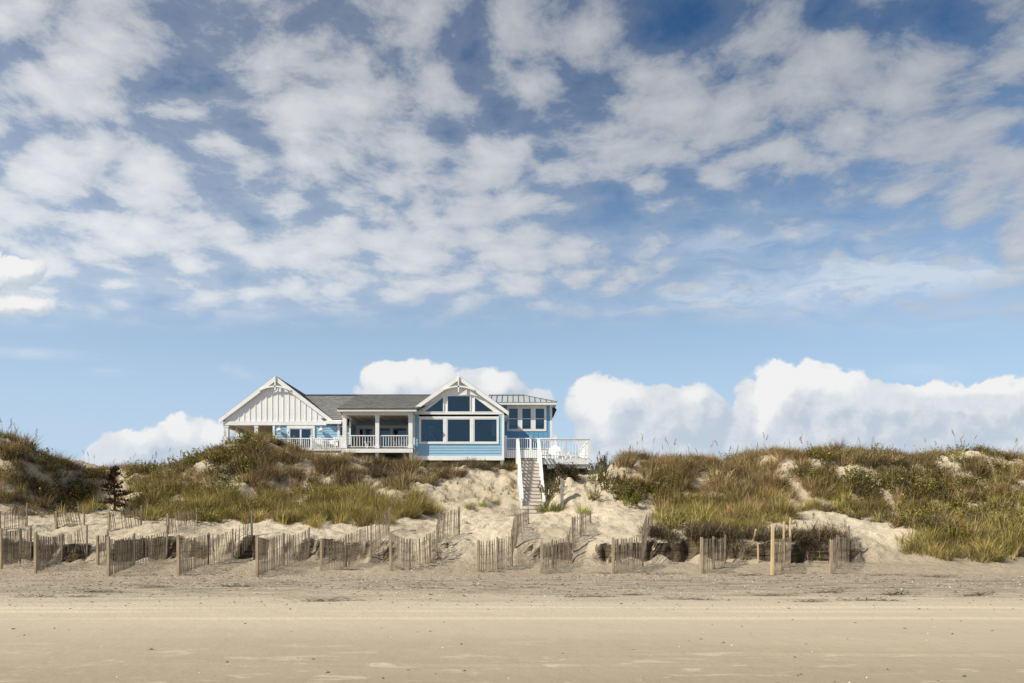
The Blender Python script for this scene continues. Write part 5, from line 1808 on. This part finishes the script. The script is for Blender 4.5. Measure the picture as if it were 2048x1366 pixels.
def oats(n, x0, x1, y0, y1, s0, s1, label, group, clump=None):
    for i in range(n):
        px, py = r.uniform(x0, x1), r.uniform(y0, y1)
        if py < 0:
            pass
        g = ground(px, py, 33) if y1 > 100 else None
        if g is None:
            D = 43.2
            X = PX(px, D)
            D = float(np.interp(X, _cx, _cy)) + r.uniform(-.5, .4)
            X = PX(px, D)
            g = Vector((X, D, h1(X, D)))
        sz, mi = r.uniform(s0, s1), r.randrange(6)
        o = link('sea_oat', SO_M[mi], None, g, (0, 0, r.uniform(0, 6.28)), [sz] * 3)
        tall = SO_H[mi] * sz
        size = 'tall' if tall > 1.2 * s1 else ('short' if tall < .85 * s1 else 'middling')
        tone = ('pale', 'pale', 'brownish', 'pale', 'dark', 'pale')[mi]
        tag(o, '%s %s %s' % (size, tone, label), 'sea oats', group)


oats(9, 0, 100, 0, 1, .8, 1.25, 'sea oat stalk on the crest at the far left', 'sea oats on the far left crest')
oats(10, 140, 230, 0, 1, .6, .8, 'sea oat stalk on the low crest above the sandy hollow', 'sea oats above the hollow')
oats(15, 250, 400, 0, 1, .6, 1.0, 'sea oat stalk on the low crest left of the house mound', 'sea oats left of the house mound')
oats(8, 405, 470, 0, 1, .6, .95, 'sea oat stalk on the left flank of the house mound', 'sea oats on the house mound')
oats(9, 560, 680, 0, 1, .6, 1.05, 'sea oat stalk before the white railing of the house', 'sea oats before the railing')
oats(20, 1225, 1500, 0, 1, .6, 1.4, 'sea oat stalk on the crest between the deck and the big mound', 'sea oats right of the deck')
oats(18, 1510, 1760, 0, 1, .65, 1.15, 'sea oat stalk on the crest of the big right mound', 'sea oats on the right mound')
oats(22, 1780, 2045, 0, 1, .6, 1.1, 'sea oat stalk on the crest at the far right', 'sea oats on the far right crest')
oats(18, 580, 720, 955, 985, .5, .8, 'tan sea oat head in the grass below the left railing', 'sea oats on the left slope')
oats(10, 740, 900, 955, 985, .6, .9, 'tan sea oat stalk before the dark scrub bank', 'sea oats before the scrub bank')
oats(14, 270, 400, 950, 985, .5, .75, 'tan sea oat head on the grassy slope left of the house', 'sea oats on the far left slope')
oats(34, 1390, 1550, 915, 975, .5, .8, 'tan sea oat head in the tan grass mound', 'sea oats in the tan grass mound')
oats(28, 1670, 1860, 965, 1000, .5, .8, 'tan sea oat head in the leafy slope on the right', 'sea oats on the right slope')
oats(24, 1860, 2040, 1030, 1065, .5, .75, 'tan sea oat head low on the far right slope', 'sea oats on the far right slope')

# bleached branch on the left crest
g = W(150, 928, 42.2)
g.z = h1(g.x, g.y) + .15
b = MB()
p = [g + Vector(v) for v in ((-.55, 0, .12), (-.2, .05, .10), (.15, 0, -.02), (.3, -.1, -.30), (.26, -.2, -.8))]
b.tube(p, [.012, .02, .028, .03, .035], 6)
for a, dv in ((1, (-.1, .1, .5)), (2, (.3, .1, .42)), (2, (-.12, -.05, .5)), (1, (-.35, -.1, .25)), (0, (-.2, .1, .02))):
    b.tube([p[a], p[a] + Vector(dv) * .6, p[a] + Vector(dv)], [.014, .01, .004], 5)
tag(b.build('bare_branch', M['wood'], None, g), 'bleached bare branch leaning on the crest of the left dune', 'branch')
g = ground(322, 1002, 33)
tag(MB().tube([g + Vector((-.28, 0, .2)), g + Vector((0, 0, .28)), g + Vector((.3, .05, .42))], [.02, .03, .02], 6).build('driftwood', M['wood'], None, g), 'short brown driftwood stick lying in the left grass', 'driftwood')

# ------------------------------------------------------------------ wrack on the beach
r = random.Random(12)
P = PB(101)
wr = MB()
sh = MB()
for i in range(5200):
    u = r.random()
    py = 1150 + abs(r.gauss(0, 22)) if u < .6 else r.uniform(1130, 1366)
    D = CZ * F / max(py - HY, 60)
    X = r.uniform(-.68, .68) * D
    z = h1(X, D) if False else 0
    wr.add([(X, D, 0)], [], None)
pts = np.array(wr.v)
wr = MB()
Zs = height(pts[:, 0], pts[:, 1])
band = fbm(pts[:, 0] * .35, pts[:, 1], .5, 3, 33.0)
for (X, D, _), z, bd in zip(pts, Zs, band):
    if D > 21 and bd < -.15 and r.random() < .7:
        continue
    if D < 20 and r.random() < (.5 if D > 15.5 else .93):
        continue
    k = r.random()
    if k < .26:
        s = r.uniform(.008, .022) * (1 if D > 18 else .7)
        a = r.uniform(0, 6.28)
        c, q_ = math.cos(a) * s, math.sin(a) * s
        sh.add([(X - c, D - q_, z), (X + q_, D - c, z), (X + c, D + q_, z), (X - q_, D + c, z), (X, D, z + s * r.uniform(.5, 1.2))], [(0, 1, 4), (1, 2, 4), (2, 3, 4), (3, 0, 4)])
    else:
        L = r.uniform(.04, .20) * (1.0 if D > 18 else .6)
        a = r.gauss(0, .5)
        h = r.uniform(.006, .022)
        dx_, dy_ = math.cos(a) * L / 2, math.sin(a) * L / 2
        wr.add([(X - dx_, D - dy_, z - .004), (X, D - h * 1.5, z - .002), (X + dx_, D + dy_, z - .004), (X, D + h * 1.5, z - .002), (X, D, z + h)], [(0, 1, 4), (1, 2, 4), (2, 3, 4), (3, 0, 4)])
tag(wr.build('wrack_litter', M['weed'], None, (0, 0, 0)), 'dark bits of dried weed and twigs strewn over the beach', 'wrack', kind='stuff')
tag(sh.build('shell_litter', M['shell'], None, (0, 0, 0)), 'pale shell fragments strewn along the foot of the dune', 'shells', kind='stuff')

# heaped weed clumps one can tell apart
def weed(seed):
    P = PB(seed)
    for _ in range(90):
        a = P.r.uniform(0, 6.283)
        P.blade((P.r.gauss(0, .26), P.r.gauss(0, .07), P.r.uniform(-.01, .04)), P.r.choice([0, math.pi]) + P.r.gauss(0, .5), P.r.uniform(1.0, 1.5), P.r.uniform(.12, .34), .016, vary(P.r, P.r.choice([(.10, .07, .035), (.17, .125, .06), (.06, .045, .028), (.24, .18, .09)])), .3, 2)
    return P.b.mesh('weed_clump', M['plant'], tint=True)


WD = [weed(s) for s in (111, 112, 113)]
for i, (px, py) in enumerate(((310, 1174), (470, 1172), (195, 1182), (75, 1191), (160, 1190), (655, 1198), (1776, 1152), (1950, 1188), (1795, 1187), (1380, 1195), (1540, 1188), (1660, 1183), (1740, 1197), (1620, 1199), (560, 1145), (240, 1136), (980, 1147), (1200, 1149), (1330, 1150), (700, 1143), (1265, 1187), (1180, 1190), (1870, 1155), (1500, 1152))):
    D = CZ * F / (py - HY)
    X = PX(px, D)
    o = link('weed_clump', WD[i % 3], None, (X, D, h1(X, D)), (0, 0, r.gauss(0, .15)), (r.uniform(.7, 1.5), r.uniform(.7, 1.2), r.uniform(.5, 1.0)))
    tag(o, '%s clump of dried seaweed lying %s' % ('wide brown' if o.scale.x > 1.1 else 'small brown', 'close before the sand fences' if py < 1160 else 'on open sand at the left' if px < 700 else 'on open sand at the right'), 'seaweed', 'seaweed clumps on the beach')
